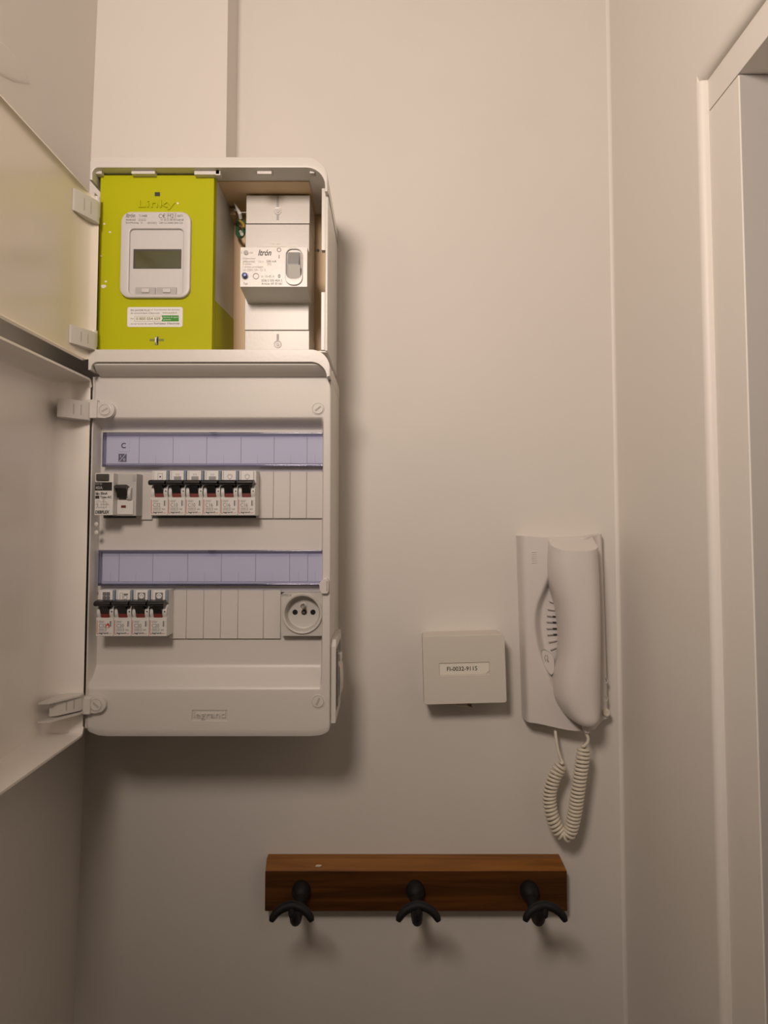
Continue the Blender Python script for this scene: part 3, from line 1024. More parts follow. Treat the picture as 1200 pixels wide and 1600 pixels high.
# lower door: deep tray standing open at a right angle
dx_p = -0.331
ldz0 = Z(1149, 0.140)
ldz1 = Z(592, 0.146)
ldoor = part('door', door_shell(dx_p, -0.134, -0.378, ldz0, ldz1, 0.030, 0.029, 0.030, 0.008, -0.0022, corner=0.006), 'door_plastic', pc, 'open door, glossy inside')
for (pa, pb) in ((625, 654), (1090, 1115)):
    hinge_block(ldoor, pa, pb, [(dx_p + 0.010, -0.166), (dx_p + 0.016, -0.164), (dx_p + 0.0305, -0.144), (dx_p + 0.0305, -0.136), (dx_p + 0.010, -0.136)], 'cabinet_plastic')
    z0_, z1_ = Z(pb, 0.134), Z(pa, 0.134)
    part('hinge_strap', box(dx_p + 0.026, lx0 + 0.006, -0.138, -0.1305, z0_, z1_, 0.0008), 'cabinet_plastic', pc)
for pz_ in (1089, 1117):
    z_ = Z(pz_, 0.150)
    part('hinge_rib', prism([(dx_p + 0.004, -0.176), (dx_p + 0.014, -0.174), (dx_p + 0.031, -0.146), (dx_p + 0.031, -0.138), (dx_p + 0.01, -0.138)], z_ - 0.0008, z_ + 0.0008, 'xy'), 'cabinet_plastic', ldoor)

# label windows
def label_window(px0, py0, px1, py1, cells):
    d = D_REC + 0.010
    r = R(px0, py0, px1, py1, d)
    w = part('label_holder', box(r[0] + 0.001, r[1] - 0.001, -D_REC - 0.003, -D_REC + 0.001, r[2] + 0.001, r[3] - 0.001), 'paper', pc)
    xs = [r[0] + 0.002] + [X(c, (py0 + py1) / 2, d) for c in cells] + [r[1] - 0.002]
    for a, b in zip(xs, xs[1:]):
        part('label_card', box(a + 0.0002, b - 0.0002, -D_REC - 0.0045, -D_REC - 0.0028, r[2] + 0.004, r[3] - 0.004), 'paper', w)
        xm = (a + b) / 2
        part('card_fold', box(xm - 0.0001, xm + 0.0001, -D_REC - 0.0046, -D_REC - 0.0040, r[2] + 0.004, r[2] + 0.013), 'faint_ink', w)
    # clear lilac cover: a shallow tray with thick top and bottom rails
    bm = bmesh.new()
    add_box(bm, r[0], r[1], -d, -d + 0.0012, r[2], r[3])
    add_box(bm, r[0], r[1], -d - 0.0012, -D_REC - 0.0005, r[3] - 0.0030, r[3], 0.0008, 2)
    add_box(bm, r[0], r[1], -d - 0.0012, -D_REC - 0.0005, r[2], r[2] + 0.0024, 0.0008, 2)
    add_box(bm, r[0], r[0] + 0.0016, -d, -D_REC - 0.0005, r[2] + 0.0024, r[3] - 0.003)
    add_box(bm, r[1] - 0.0016, r[1], -d, -D_REC - 0.0005, r[2] + 0.0024, r[3] - 0.003)
    part('label_window', finish(bm), 'lilac_window', pc, 'clear lilac plastic window')
    xm = (r[0] + r[1]) / 2
    part('window_tab', prism([(xm - 0.004, r[3]), (xm + 0.004, r[3]), (xm + 0.0015, r[3] - 0.0035), (xm - 0.0015, r[3] - 0.0035)], -d - 0.0018, -d), 'lilac_window', pc)
    return w, r


w1, r1 = label_window(160, 675.5, 507.5, 729.5, (214.6, 268, 321, 375, 427, 479))
w2, r2_ = label_window(153.5, 859.5, 507.5, 915.5, (183, 236, 291, 344, 398, 451.5, 480))
yl = -D_REC - 0.0047
r = R(183, 687, 202.5, 705.5, D_REC + 0.005)
c1 = part('symbol_sticker', box(r[0], r[1], yl - 0.0002, yl + 0.0004, r[2], r[3]), 'paper', w1)
part('lettering', px_text('C', 189.5, 692, 196.5, 700.5, D_REC + 0.005, yl - 0.0003, bold=0.02), 'ink', c1)
r = R(185, 709, 197.5, 721.5, D_REC + 0.005)
c2 = part('symbol_sticker', box(r[0], r[1], yl - 0.0002, yl + 0.0004, r[2], r[3]), 'grey_ink', w1, 'black switch symbol')
bm = bmesh.new()
p_ = [bm.verts.new(v) for v in ((r[0] + 0.0004, yl - 0.0003, r[2]), (r[0] + 0.0012, yl - 0.0003, r[2]), (r[1] - 0.0004, yl - 0.0003, r[3]), (r[1] - 0.0012, yl - 0.0003, r[3]))]
bm.faces.new(p_)
part('symbol_stroke', finish(bm), 'paper', c2)
parts_of('lettering', ([px_text('I', 188, 711, 189, 715, D_REC + 0.005, yl - 0.0003, bold=0.02), px_text('0', 192.5, 716, 195.5, 720, D_REC + 0.005, yl - 0.0003, bold=0.02)]), 'paper', c2)

# blanking plates
def blanks(pxs, py0, py1):
    d = D_REC + 0.003
    for a, b in zip(pxs, pxs[1:]):
        r = R(a, py0, b, py1, d)
        part('blanking_plate', box(r[0] + 0.00012, r[1] - 0.00012, -d, -D_REC + 0.002, r[2], r[3], 0.0005, 1), 'cover_plastic', pc)


blanks((213, 238), 740, 812)
blanks((400, 427, 453, 479, 506), 737, 810)
blanks((264, 291, 318, 344.5, 371.5, 411.5, 438.5), 922, 998)
r = R(155, 999.5, 438, 1000.5, D_REC + 0.003)
# slots behind the rows
r = R(150, 926, 508, 930, D_REC)
part('row_slot', box(rx0 + 0.002, rx1 - 0.0005, -D_REC - 0.0010, -D_REC + 0.001, Z(929, D_REC), Z(925, D_REC)), 'dark_plastic', pc)
r = R(150, 804, 400, 812, D_REC)
part('row_slot', box(rx0 + 0.006, X(400, 810, D_REC), -D_REC - 0.0008, -D_REC + 0.001, Z(809.5, D_REC), Z(803, D_REC)), 'dark_plastic', pc)
# latch of the lower window, at the right rim
c_ = at(506.5, 915.5, D_C + 0.004)
lt = part('latch', prism([(c_.x - 0.0048, c_.z - 0.004), (c_.x - 0.0025, c_.z - 0.0078), (c_.x + 0.0030, c_.z - 0.0078), (c_.x + 0.0046, c_.z - 0.0055), (c_.x + 0.0046, c_.z + 0.0055), (c_.x + 0.0028, c_.z + 0.0078), (c_.x - 0.001, c_.z + 0.0074), (c_.x - 0.0048, c_.z + 0.003)],
                          -D_C - 0.005, -D_C + 0.0135, bev=0.001), 'cabinet_plastic', pc)
part('latch_groove', box(c_.x + 0.0022, c_.x + 0.0036, -D_C - 0.0052, -D_C - 0.004, c_.z - 0.005, c_.z + 0.005), 'slot_grey', lt)
for yy_ in (819, 832):
    c_ = at(149.5, yy_, D_C)
    part('moulded_nub', lathe(c_.x + 0.001, c_.z, [(0.0022, -D_C + 0.001), (0.0022, -D_C - 0.0010), (0.0012, -D_C - 0.0016), (0, -D_C - 0.0016)], 12), 'cover_plastic', pc)

# ================================================================== CIRCUIT BREAKERS
MW = 0.0174
BH = 0.0453
_bk = {}


def icon_meshes(kind):
    """flat print on the label card, in local coordinates; returns [(mesh, material)]"""
    y = -0.0240
    z0, z1 = 0.0352, 0.0440
    zc = (z0 + z1) / 2
    out = []

    def rect(a, b, c, d, m, dy=0.0): out.append((box(a, b, y - 0.0001 - dy, y + 0.0001, c, d), m))

    def circ(cx, cz, r, m, inner=0.0, dy=0.0):
        if inner:
            out.append((lathe(cx, cz, [(r, y), (r, y - 0.0001 - dy), (inner, y - 0.0001 - dy), (inner, y)], 18), m))
        else:
            out.append((disc(cx, cz, r, y - 0.0001 - dy, y, 16), m))
    if kind == 'heater':
        rect(-0.0036, 0.0036, z0 - 0.001, zc - 0.0002, 'toggle_grey')
        for k in (-1, 0, 1):
            rect(k * 0.0014 - 0.00015, k * 0.0014 + 0.00015, zc + 0.0006, zc + 0.0026, 'grey_ink')
    elif kind == 'lamp':
        circ(0, zc - 0.0006, 0.0022, 'grey_ink', 0.00185)
        for k in range(5):
            a = math.radians(20 + 35 * k)
            rect(0.0028 * math.cos(a) - 0.0002, 0.0028 * math.cos(a) + 0.0002, zc - 0.0006 + 0.0028 * math.sin(a) - 0.0003, zc - 0.0006 + 0.0028 * math.sin(a) + 0.0003, 'grey_ink')
        rect(-0.0009, 0.0009, z0 - 0.0006, z0 + 0.0010, 'grey_ink')
    elif kind == 'tank':
        for a in ((-0.0024, -0.0021, z0 - 0.001, z1 - 0.0015), (0.0021, 0.0024, z0 - 0.001, z1 - 0.0015), (-0.0024, 0.0024, z1 - 0.0018, z1 - 0.0015)):
            rect(*a, 'grey_ink')
        rect(-0.0007, 0.0007, zc - 0.0014, zc + 0.0002, 'ink')
    elif kind == 'socket':
        rect(-0.0038, 0.0038, z0 - 0.001, z1 - 0.0010, 'grey_ink')
        circ(0, zc + 0.0002, 0.0027, 'paper', dy=0.00008)
        for (a, b) in ((-0.0012, 0), (0.0012, 0), (0, 0.0011)):
            circ(a, zc + 0.0002 + b, 0.00042, 'ink', dy=0.00016)
    elif kind == 'hob':
        rect(-0.0038, 0.0038, z0 - 0.0005, z1 - 0.0003, 'toggle_grey')
        for a in (-0.0018, 0.0018):
            for b in (-0.0018, 0.0020):
                circ(a, zc + b, 0.0014, 'ink', 0.0008, dy=0.0001)
    elif kind == 'washer':
        for a in ((-0.0040, -0.0037, z0 - 0.0003, zc + 0.003), (-0.0015, -0.0012, z0 - 0.0003, zc + 0.003), (-0.0040, -0.0012, zc + 0.0027, zc + 0.003), (-0.0040, -0.0012, z0 - 0.0003, z0)):
            rect(*a, 'grey_ink')
        rect(-0.0004, 0.0040, zc + 0.0008, zc + 0.0024, 'grey_ink')
        circ(0.0014, zc - 0.0014, 0.0021, 'grey_ink', 0.0017)
    return out


def bshared(key, fn):
    if key not in _bk:
        _bk[key] = fn()
    return _bk[key].copy() if False else _bk[key]


def lpart(name, key, fn, m, parent, label=None):
    me = bshared(key, fn)
    if not me.materials:
        prep(me, m)
        me.name = name
    o = bpy.data.objects.new(name, me)
    COL.objects.link(o)
    o.parent = parent
    weighted(o)
    if label:
        o['label'] = label
    return o


def breaker_body():
    pr = [(0.0, 0.0), (-0.0255, 0.0), (-0.0262, 0.0006), (-0.0262, 0.0180), (-0.0205, 0.0195), (-0.0185, 0.0310), (-0.0215, 0.0330), (-0.0215, 0.0445), (-0.0205, BH), (0.0, BH)]
    return prism(pr, -MW / 2 + 0.0001, MW / 2 - 0.0001, 'yz')


def lever_mesh():
    # wide handle, rounded, thicker in the middle
    n = 10
    pr = [(-0.0225, 0.0318), (-0.0305, 0.0300), (-0.0335, 0.0312), (-0.0340, 0.0338), (-0.0318, 0.0352), (-0.0225, 0.0362)]
    a = prism(pr, -MW / 2 - 0.0006, MW / 2 - 0.0014, 'yz')
    bm = bmesh.new()
    bm.from_mesh(a)
    bmesh.ops.bevel(bm, geom=bm.edges[:], offset=0.0009, segments=2, affect='EDGES', profile=0.5, clamp_overlap=True)
    return finish(bm)


def stem_mesh():
    pr = [(-0.0190, 0.0225), (-0.0255, 0.0225), (-0.0300, 0.0280), (-0.0315, 0.0325), (-0.0190, 0.0330)]
    return prism(pr, -0.0046, 0.0038, 'yz')


def cheek_mesh(x0, x1):
    bm = bmesh.new()
    n = 18
    cy, cz, r = -0.0185, 0.0238, 0.0080
    A, B = [], []
    for k in range(n):
        t = 2 * math.pi * k / n
        y, z = cy + r * math.cos(t), cz + r * 0.92 * math.sin(t)
        A.append(bm.verts.new((x0, y, z)))
        B.append(bm.verts.new((x1, y, z)))
    bm.faces.new(A)
    bm.faces.new(B[::-1])
    for k in range(n):
        j = (k + 1) % n
        bm.faces.new((A[k], A[j], B[j], B[k]))
    bmesh.ops.bevel(bm, geom=[e for e in bm.edges if abs(e.verts[0].co.x - e.verts[1].co.x) < 1e-7], offset=0.0007, segments=2, affect='EDGES', profile=0.5)
    return finish(bm)


yb = -0.0263


def breaker(px_, py_, rating, icon, label, last=False, house=False, dx=0.0):
    d_lab = D_REC + 0.0262
    base = at(px_, py_, d_lab)
    t = thing('circuit_breaker', label, 'breaker', (base.x, -D_REC, base.z), 'circuit breakers in the panel')
    lpart('body', 'bbody', breaker_body, 'breaker_plastic', t)
    lv = lpart('lever', 'blever', lever_mesh, 'black_plastic', t)
    lpart('lever_stem', 'bstem', stem_mesh, 'black_plastic', lv)
    lpart('indicator', 'bred', lambda: box(-0.0046, 0.0038, -0.0248, -0.0190, 0.0182, 0.0228, 0.0004), 'red_plastic', t, 'red flag under the lever')
    lpart('cheek', 'bcheekl', lambda: cheek_mesh(-MW / 2 + 0.0003, -0.0048), 'breaker_plastic', t)
    ck = lpart('cheek', 'bcheekr', lambda: cheek_mesh(0.0040, MW / 2 - 0.0003), 'breaker_plastic', t)
    lpart('cheek_mark', 'bmark', lambda: box(0.0060, 0.0072, -0.0267, -0.0255, 0.0238, 0.0252), 'dark_plastic', ck)
    lc = lpart('label_card', 'bcard', lambda: box(-0.0062, 0.0062, -0.0240, -0.0210, 0.0338, 0.0450, 0.0004), 'paper', t)
    if not last:
        lpart('card_holder', 'bhold', lambda: box(0.0064, MW / 2 - 0.0001, -0.0243, -0.0205, 0.0336, 0.0455, 0.0004), 'blue_holder', t)
    lpart('card_holder', 'bhold2', lambda: box(-MW / 2 + 0.0002, -0.0064, -0.0232, -0.0205, 0.0336, 0.0452, 0.0004), 'breaker_plastic', t)
    for n_, (me, m) in enumerate(icon_meshes(icon)):
        key = 'ic_%s_%d' % (icon, n_)
        lpart('pictogram', key, (lambda mm: (lambda: mm))(me), m, lc)
    lpart('red_border', 'bborder', lambda: boxes([(-0.0080, -0.0074, yb, yb + 0.0002, 0.0026, 0.0160), (-0.0076, -0.0062, yb, yb + 0.0002, 0.0020, 0.0026)]), 'red_ink', t)
    lpart('rating', 'brate' + rating, lambda: text(rating, -0.0060, 0.0012 if not house else 0.0004, 0.0088, 0.0124, yb - 0.00005), 'grey_ink', t)
    lpart('series_mark', 'bser', lambda: text('DNX\u00b3', -0.0060, -0.0006, 0.0134, 0.0155, yb - 0.00005), 'grey_ink', t)
    lpart('capacity_mark', 'bcap', lambda: join([text('4500-3', -0.0054, 0.0010, 0.0058, 0.0074, yb - 0.00005),
                                                 boxes([(-0.0060, 0.0016, yb, yb + 0.0001, 0.0078, 0.0080), (-0.0060, 0.0016, yb, yb + 0.0001, 0.0051, 0.0053), (-0.0060, -0.0058, yb, yb + 0.0001, 0.0051, 0.0080), (0.0014, 0.0016, yb, yb + 0.0001, 0.0051, 0.0080)])]), 'grey_ink', t)
    if house:
        lpart('house_mark', 'bhouse', lambda: join([prism([(0.0010, 0.0084), (0.0046, 0.0084), (0.0046, 0.0118), (0.0032, 0.0134), (0.0010, 0.0112)], yb, yb + 0.0002)]), 'red_ink', t)
        lpart('house_wall', 'bhousew', lambda: box(0.0018, 0.0034, yb - 0.0001, yb + 0.0001, 0.0088, 0.0106), 'paper', t)
    else:
        lpart('breaking_mark', 'bka', lambda: text('6kA', 0.0030, 0.0062, 0.0056, 0.0074, yb - 0.00005), 'grey_ink', t)
    lpart('bar_mark', 'bbar', lambda: boxes([(0.0050, 0.0058, yb, yb + 0.0001, 0.0096, 0.0152), (0.0066, 0.0068, yb, yb + 0.0001, 0.0096, 0.0152)]), 'ink', t)
    lpart('maker_mark', 'bname', lambda: text('legrand', -0.0058, 0.0034, 0.0018, 0.0044, yb - 0.00005, bold=0.015), 'ink', t)
    lpart('maker_dash', 'bdash', lambda: box(0.0038, 0.0070, yb, yb + 0.0001, 0.0026, 0.0030), 'red_ink', t)
    return t


D_LAB = D_REC + 0.0262
row1 = [('C32', 'tank', 'C32 circuit breaker with boiler symbol, leftmost of the six in the upper row'),
        ('C10', 'heater', 'C10 circuit breaker with heater symbol, second of six in the upper row'),
        ('C10', 'heater', 'C10 circuit breaker with heater symbol, third of six in the upper row'),
        ('C16', 'heater', 'C16 circuit breaker with heater symbol in the upper row'),
        ('C16', 'lamp', 'C16 circuit breaker with light bulb symbol, fifth of six in the upper row'),
        ('C16', 'lamp', 'C16 circuit breaker with light bulb symbol, rightmost of six in the upper row')]
b0 = X(248.2, 805, D_LAB)
for k, (rt, ic, lb_) in enumerate(row1):
    t = breaker(248.2, 805.5, rt, ic, lb_, last=(k == 5))
    t.location.x = b0 + k * 0.01755
row2 = [('C32', 'hob', 'C32 circuit breaker with hob symbol and red house mark, leftmost in the lower row'),
        ('C20', 'washer', 'C20 circuit breaker with washing symbol, second in the lower row'),
        ('C20', 'socket', 'C20 circuit breaker with socket symbol, third in the lower row'),
        ('C20', 'socket', 'C20 circuit breaker with socket symbol, rightmost of four in the lower row')]
b1 = X(163.5, 994, D_LAB)
for k, (rt, ic, lb_) in enumerate(row2):
    t = breaker(163.5, 994.5, rt, ic, lb_, house=(k == 0))
    t.location.x = b1 + k * 0.01755
    if k == 0:
        pass

# ------------------------------------------------------------------ residual current device
D_RC = D_REC + 0.028
rc = thing('residual_current_device', 'grey 40A residual current switch at the left end of the upper row', 'breaker', at(180, 806, D_REC))
r = R(148, 739, 177, 805, D_RC + 0.006)
ra = r
lab = part('label_block', box(r[0], r[1], -D_RC - 0.006, -D_REC + 0.001, r[2], r[3], 0.0007), 'breaker_plastic', rc)
r = R(176, 740, 213, 806, D_RC - 0.006)
part('body', box(r[0], r[1], -D_RC + 0.006, -D_REC + 0.001, r[2], r[3], 0.0007), 'rcd_plastic', rc)
rb = r
r = R(183, 781, 208.5, 804, D_RC - 0.005)
part('lower_plate', box(r[0], r[1], -D_RC + 0.0045, -D_REC, r[2], r[3], 0.0005), 'breaker_plastic', rc)
dd = D_RC + 0.0062
r = R(150.5, 740.5, 170, 751, dd + 0.001)
part('test_button', box(r[0], r[1], -dd - 0.0022, -dd + 0.002, r[2], r[3], 0.0006), 'dark_plastic', rc)
r = R(148.6, 753.5, 175, 766.5, dd)
bb = part('rating_band', box(r[0], r[1], -dd - 0.0001, -dd + 0.001, r[2], r[3]), 'black_plastic', lab)
parts_of('lettering', ([px_text('40A', 149.5, 759.5, 160.5, 764.5, dd, -dd - 0.0002, bold=0.015), px_text('DX\u00b3-ID', 149.5, 754.8, 159.5, 757.4, dd, -dd - 0.0002)]), 'slot_grey', bb)
parts_of('lettering', ([px_text('I\u0394n 30mA', 149.5, 768.5, 168, 773, dd, -dd - 0.0002, bold=0.02), px_text('Type AC', 156.5, 774.8, 174.5, 779.5, dd, -dd - 0.0002, bold=0.02),
                        px_text('DEBFLEX', 148.8, 797.5, 171, 802.5, dd, -dd - 0.0002, bold=0.025, shear=0.2)]), 'ink', lab)
r = R(149, 774.5, 155, 779, dd)
part('type_box', box(r[0], r[1], -dd - 0.0002, -dd + 0.0002, r[2], r[3]), 'ink', lab)


def line_px(p0, p1, d, y, w=0.00022):
    a, b = at(*p0, d), at(*p1, d)
    t = Vector((b.x - a.x, b.z - a.z))
    n = Vector((-t.y, t.x)).normalized() * w / 2
    bm = bmesh.new()
    bm.faces.new([bm.verts.new((q[0], y, q[1])) for q in ((a.x + n.x, a.z + n.y), (b.x + n.x, b.z + n.y), (b.x - n.x, b.z - n.y), (a.x - n.x, a.z - n.y))])
    return finish(bm)


sch = [((150, 783), (153, 790)), ((153, 790), (150, 794)), ((153, 782), (153, 793)), ((153, 782), (158, 784)), ((158, 784), (158, 793)), ((153, 793), (162, 793)), ((162, 781), (160, 784)), ((160, 784), (166, 784)),
       ((166, 784), (166, 793)), ((162, 793), (166, 793)), ((161, 781), (164, 781)), ((158, 788), (170, 788)), ((168, 786), (170, 790)), ((162, 784), (162, 795)), ((149, 788), (153, 788))]
part('wiring_diagram', join([line_px(a, b, dd, -dd - 0.0002) for a, b in sch]), 'grey_ink', lab)
# toggle between two pale cheeks
dm = D_RC - 0.006


def side_disc(px0, px1, pyc, rad, d, cyoff):
    x0, x1 = X(px0, pyc, d), X(px1, pyc, d)
    zc = Z(pyc, d)
    bm = bmesh.new()
    A, B = [], []
    for k in range(20):
        t = 2 * math.pi * k / 20
        A.append(bm.verts.new((x0, -d + cyoff + rad * 0.9 * math.cos(t), zc + rad * math.sin(t))))
        B.append(bm.verts.new((x1, -d + cyoff + rad * 0.9 * math.cos(t), zc + rad * math.sin(t))))
    bm.faces.new(A)
    bm.faces.new(B[::-1])
    for k in range(20):
        j = (k + 1) % 20
        bm.faces.new((A[k], A[j], B[j], B[k]))
    bmesh.ops.bevel(bm, geom=[e for e in bm.edges if abs(e.verts[0].co.x - e.verts[1].co.x) < 1e-7], offset=0.0008, segments=2, affect='EDGES', profile=0.5)
    return finish(bm)


part('cheek', side_disc(180, 184.5, 772.5, 0.0068, dm, 0.0015), 'meter_face', rc)
part('cheek', side_disc(199.5, 207, 772, 0.0072, dm, 0.0005), 'meter_face', rc)
tx0, tx1 = X(182.5, 770, dm + 0.006), X(199, 770, dm + 0.006)
z_a, z_b, z_c = Z(779.5, dm), Z(757, dm + 0.010), Z(764, dm + 0.012)
part('toggle', prism([(-dm + 0.002, z_a), (-dm - 0.0050, z_a + 0.001), (-dm - 0.0080, z_c - 0.001), (-dm - 0.0120, z_c + 0.001), (-dm - 0.0115, z_b - 0.0006), (-dm - 0.0095, z_b), (-dm + 0.002, z_b - 0.002)], tx0, tx1, 'yz', bev=0.0006), 'black_plastic', rc)
r = R(189, 789.5, 196.5, 793.5, D_RC - 0.004)
part('indicator', box(r[0], r[1], -D_RC + 0.0042, -D_RC + 0.006, r[2], r[3]), 'red_plastic', rc)
r = R(207.5, 742, 212, 752, dm)
part('side_notch', box(r[0], r[1], -dm - 0.0006, -dm + 0.001, r[2], r[3], 0.0003), 'slot_grey', rc)

# ------------------------------------------------------------------ modular socket
D_S = D_REC + 0.010
so = thing('socket_outlet', 'grey round socket outlet module at the right end of the lower row', 'socket', at(472, 993, D_REC))
r = R(439, 926, 506, 993.5, D_S)
cx_, cz_ = X(472.5, 958.5, D_S), Z(958.5, D_S)
rad = 0.0199
N = 48
sq, ci = [], []
for k in range(N):
    a = 2 * math.pi * (k + 0.5) / N
    c, s = math.cos(a), math.sin(a)
    ci.append((cx_ + rad * c, cz_ + rad * s))
    tx = (r[1] - cx_) / c if c > 0 else (r[0] - cx_) / c
    tz = (r[3] - cz_) / s if s > 0 else (r[2] - cz_) / s
    t_ = min(tx, tz)
    sq.append((cx_ + t_ * c, cz_ + t_ * s))
part('face_plate', ring_prism(sq, ci, -D_S, -D_REC + 0.001), 'socket_plastic', so)
part('well', lathe(cx_, cz_, [(rad + 0.0008, -D_S + 0.001), (rad + 0.0006, -D_S - 0.0016), (rad - 0.0002, -D_S - 0.0022), (rad - 0.0018, -D_S - 0.0018), (rad - 0.0026, -D_S - 0.0004), (rad - 0.0036, -D_S + 0.0085), (rad - 0.0050, -D_S + 0.0094), (0, -D_S + 0.0094)], 48), 'socket_plastic', so)
yf = -D_S + 0.0094
dfl = -yf
for (a, b) in ((461, 956.5), (489, 956.5)):
    c_ = at(a, b, dfl)
    part('pin_hole', disc(c_.x, c_.z, 0.0027, yf - 0.0003, yf + 0.001, 18), 'black_plastic', so)
c_ = at(475, 956.5, dfl)
sc = part('centre_screw', lathe(c_.x, c_.z, [(0.0028, yf), (0.0028, yf - 0.0004), (0.0020, yf - 0.0004), (0.0019, yf - 0.0012), (0, yf - 0.0012)], 20), 'dark_plastic', so)
part('screw_head', boxes([(c_.x - 0.0014, c_.x + 0.0014, yf - 0.0015, yf - 0.001, c_.z - 0.0003, c_.z + 0.0003), (c_.x - 0.0003, c_.x + 0.0003, yf - 0.0015, yf - 0.001, c_.z - 0.0014, c_.z + 0.0014)]), 'steel', sc)
c_ = at(474.5, 945.5, dfl)
part('earth_collar', lathe(c_.x, c_.z, [(0.0037, yf), (0.0035, yf - 0.0010), (0.0028, yf - 0.0010), (0, yf - 0.0010)], 20), 'socket_plastic', so)
part('earth_pin', lathe(c_.x, c_.z, [(0.0022, yf), (0.0022, yf - 0.0110), (0.0016, yf - 0.0130), (0.0006, yf - 0.0140), (0, yf - 0.0140)], 18), 'steel', so, 'shiny metal earth pin')
part('lettering', px_text('BM0216', 440.5, 928, 455, 931.8, D_S, -D_S - 0.0001), 'grey_ink', so)

# ------------------------------------------------------------------ socket plate with ajar flap on the right side of the panel
sxp = lx1 + 0.0002
ss = thing('side_socket', 'white socket plate with ajar flap on the right side of the breaker panel', 'socket', (sxp, -0.08, Z(1128, 0.122)))
ya, yb2 = -0.1235, -0.038
za, zb_ = Z(1130, 0.1235), Z(1001, 0.1235)
ch = 0.006
pl = [(ya, za + ch * 0), (ya, zb_ - ch), (ya + ch, zb_), (yb2 - ch, zb_), (yb2, zb_ - ch), (yb2, za + ch), (yb2 - ch, za)]
part('plate', prism(pl, sxp, sxp + 0.0050, 'yz'), 'cabinet_plastic', ss)
w_ = 0.010
part('dark_opening', prism([(ya + w_, za + w_), (ya + w_, zb_ - w_), (yb2 - w_, zb_ - w_), (yb2 - w_, za + w_)], sxp + 0.0045, sxp + 0.0053, 'yz'), 'dark_plastic', ss)
# inner frame strip and flap hinged at the rear, tilted open
part('inner_frame', prism([(ya + w_ + 0.003, za + w_ + 0.004), (ya + w_ + 0.003, zb_ - w_ - 0.003), (ya + w_ + 0.010, zb_ - w_ - 0.003), (ya + w_ + 0.010, za + w_ + 0.004)], sxp + 0.0050, sxp + 0.0066, 'yz'), 'slot_grey', ss)
bm = bmesh.new()
fy0, fy1, fz0, fz1 = ya + w_ + 0.014, yb2 - w_, za + w_ + 0.002, zb_ - w_ - 0.012
vs = []
for (y, xo) in ((fy0, 0.0085), ((fy0 + fy1) / 2, 0.0100), (fy1, 0.0058)):
    for z in (fz0, fz0 + 0.012, (fz0 + fz1) / 2, fz1 - 0.010, fz1):
        k = abs((z - (fz0 + fz1) / 2) / (fz1 - fz0) * 2)
        vs.append(bm.verts.new((sxp + xo - 0.004 * k ** 3, y, z)))
for a in range(2):
    for b in range(4):
        i = a * 5 + b
        bm.faces.new((vs[i], vs[i + 1], vs[i + 6], vs[i + 5]))
bmesh.ops.recalc_face_normals(bm, faces=bm.faces[:])
bmesh.ops.solidify(bm, geom=bm.faces[:], thickness=0.0018)
fl = part('flap', finish(bm), 'cabinet_plastic', ss)
part('flap_tab', box(sxp + 0.005, sxp + 0.0095, fy0 - 0.002, fy0 + 0.010, fz1 - 0.003, fz1 + 0.005, 0.001), 'cabinet_plastic', fl)

# ================================================================== PHONE LINE BOX
D_J = 0.040
jc = at(725.7, 1046, D_J)
jb = thing('junction_box', 'small cream wall box with printed number label, beside the intercom', 'box', (jc.x, 0, jc.z), roty=math.radians(-1.5))
hw, hh = 0.0462, 0.0378
part('base', prism(rrect(-hw + 0.0012, hw - 0.0012, -hh + 0.0010, hh - 0.0010, 0.003, 4), -0.022, -0.0004), 'box_plastic', jb, local=True)
lw, lh, lzc = 0.0282, 0.0068, 0.0005
lid = part('lid', ring_prism(rrect(-hw, hw, -hh, hh, 0.0028, 5), rrect(-lw, lw, lzc - lh, lzc + lh, 0.0006, 5), -D_J, -0.0225, 0.0006), 'box_plastic', jb, local=True)
part('label_recess', box(-lw - 0.001, lw + 0.001, -D_J + 0.0014, -0.024, lzc - lh - 0.001, lzc + lh + 0.001), 'box_plastic', lid, local=True)
nl = part('number_label', prism([(-lw + 0.0006, lzc - lh + 0.0006), (lw - 0.005, lzc - lh + 0.0006), (lw - 0.0006, lzc - lh + 0.004), (lw - 0.0006, lzc + lh - 0.0006), (-lw + 0.0006, lzc + lh - 0.0006)], -D_J + 0.0011, -D_J + 0.0016), 'tape', lid, local=True)
part('lettering', text('FI-0032-9115', -0.0195, 0.0145, lzc - 0.0022, lzc + 0.0026, -D_J + 0.0010, bold=0.012), 'ink', nl, local=True)
bm = bmesh.new()
bm.faces.new([bm.verts.new(v) for v in ((lw - 0.0052, -D_J - 0.0004, lzc - lh + 0.0002), (lw - 0.0044, -D_J - 0.0013, lzc - lh + 0.0012), (lw - 0.0006, -D_J - 0.0013, lzc - lh + 0.0046), (lw - 0.0001, -D_J - 0.0004, lzc - lh + 0.0042))])
part('peeled_corner', finish(bm), 'paper', nl, local=True)
cp = [(-0.018, -0.014, -hh + 0.004), (-0.016, -0.016, -hh - 0.002), (-0.010, -0.018, -hh - 0.0058), (-0.002, -0.019, -hh - 0.0068), (0.004, -0.0195, -hh - 0.0064)]
cb_ = part('cable_stub', tube(spline(cp, 6), 0.0017), 'cord_plastic', jb, local=True)
for k in range(4):
    part('frayed_strand', tube([(0.003, -0.0195, -hh - 0.0064), (0.006 + 0.001 * k, -0.020 - 0.001 * (k % 2), -hh - 0.0050 - 0.0012 * k), (0.0085 + 0.0005 * (k % 2), -0.019, -hh - 0.0060 - 0.0008 * k)], 0.0005, 6), 'copper', cb_, local=True)
part('cable_notch', box(-0.007, 0.001, -D_J + 0.004, -0.02, -hh - 0.0004, -hh + 0.002), 'dark_plastic', jb, local=True)

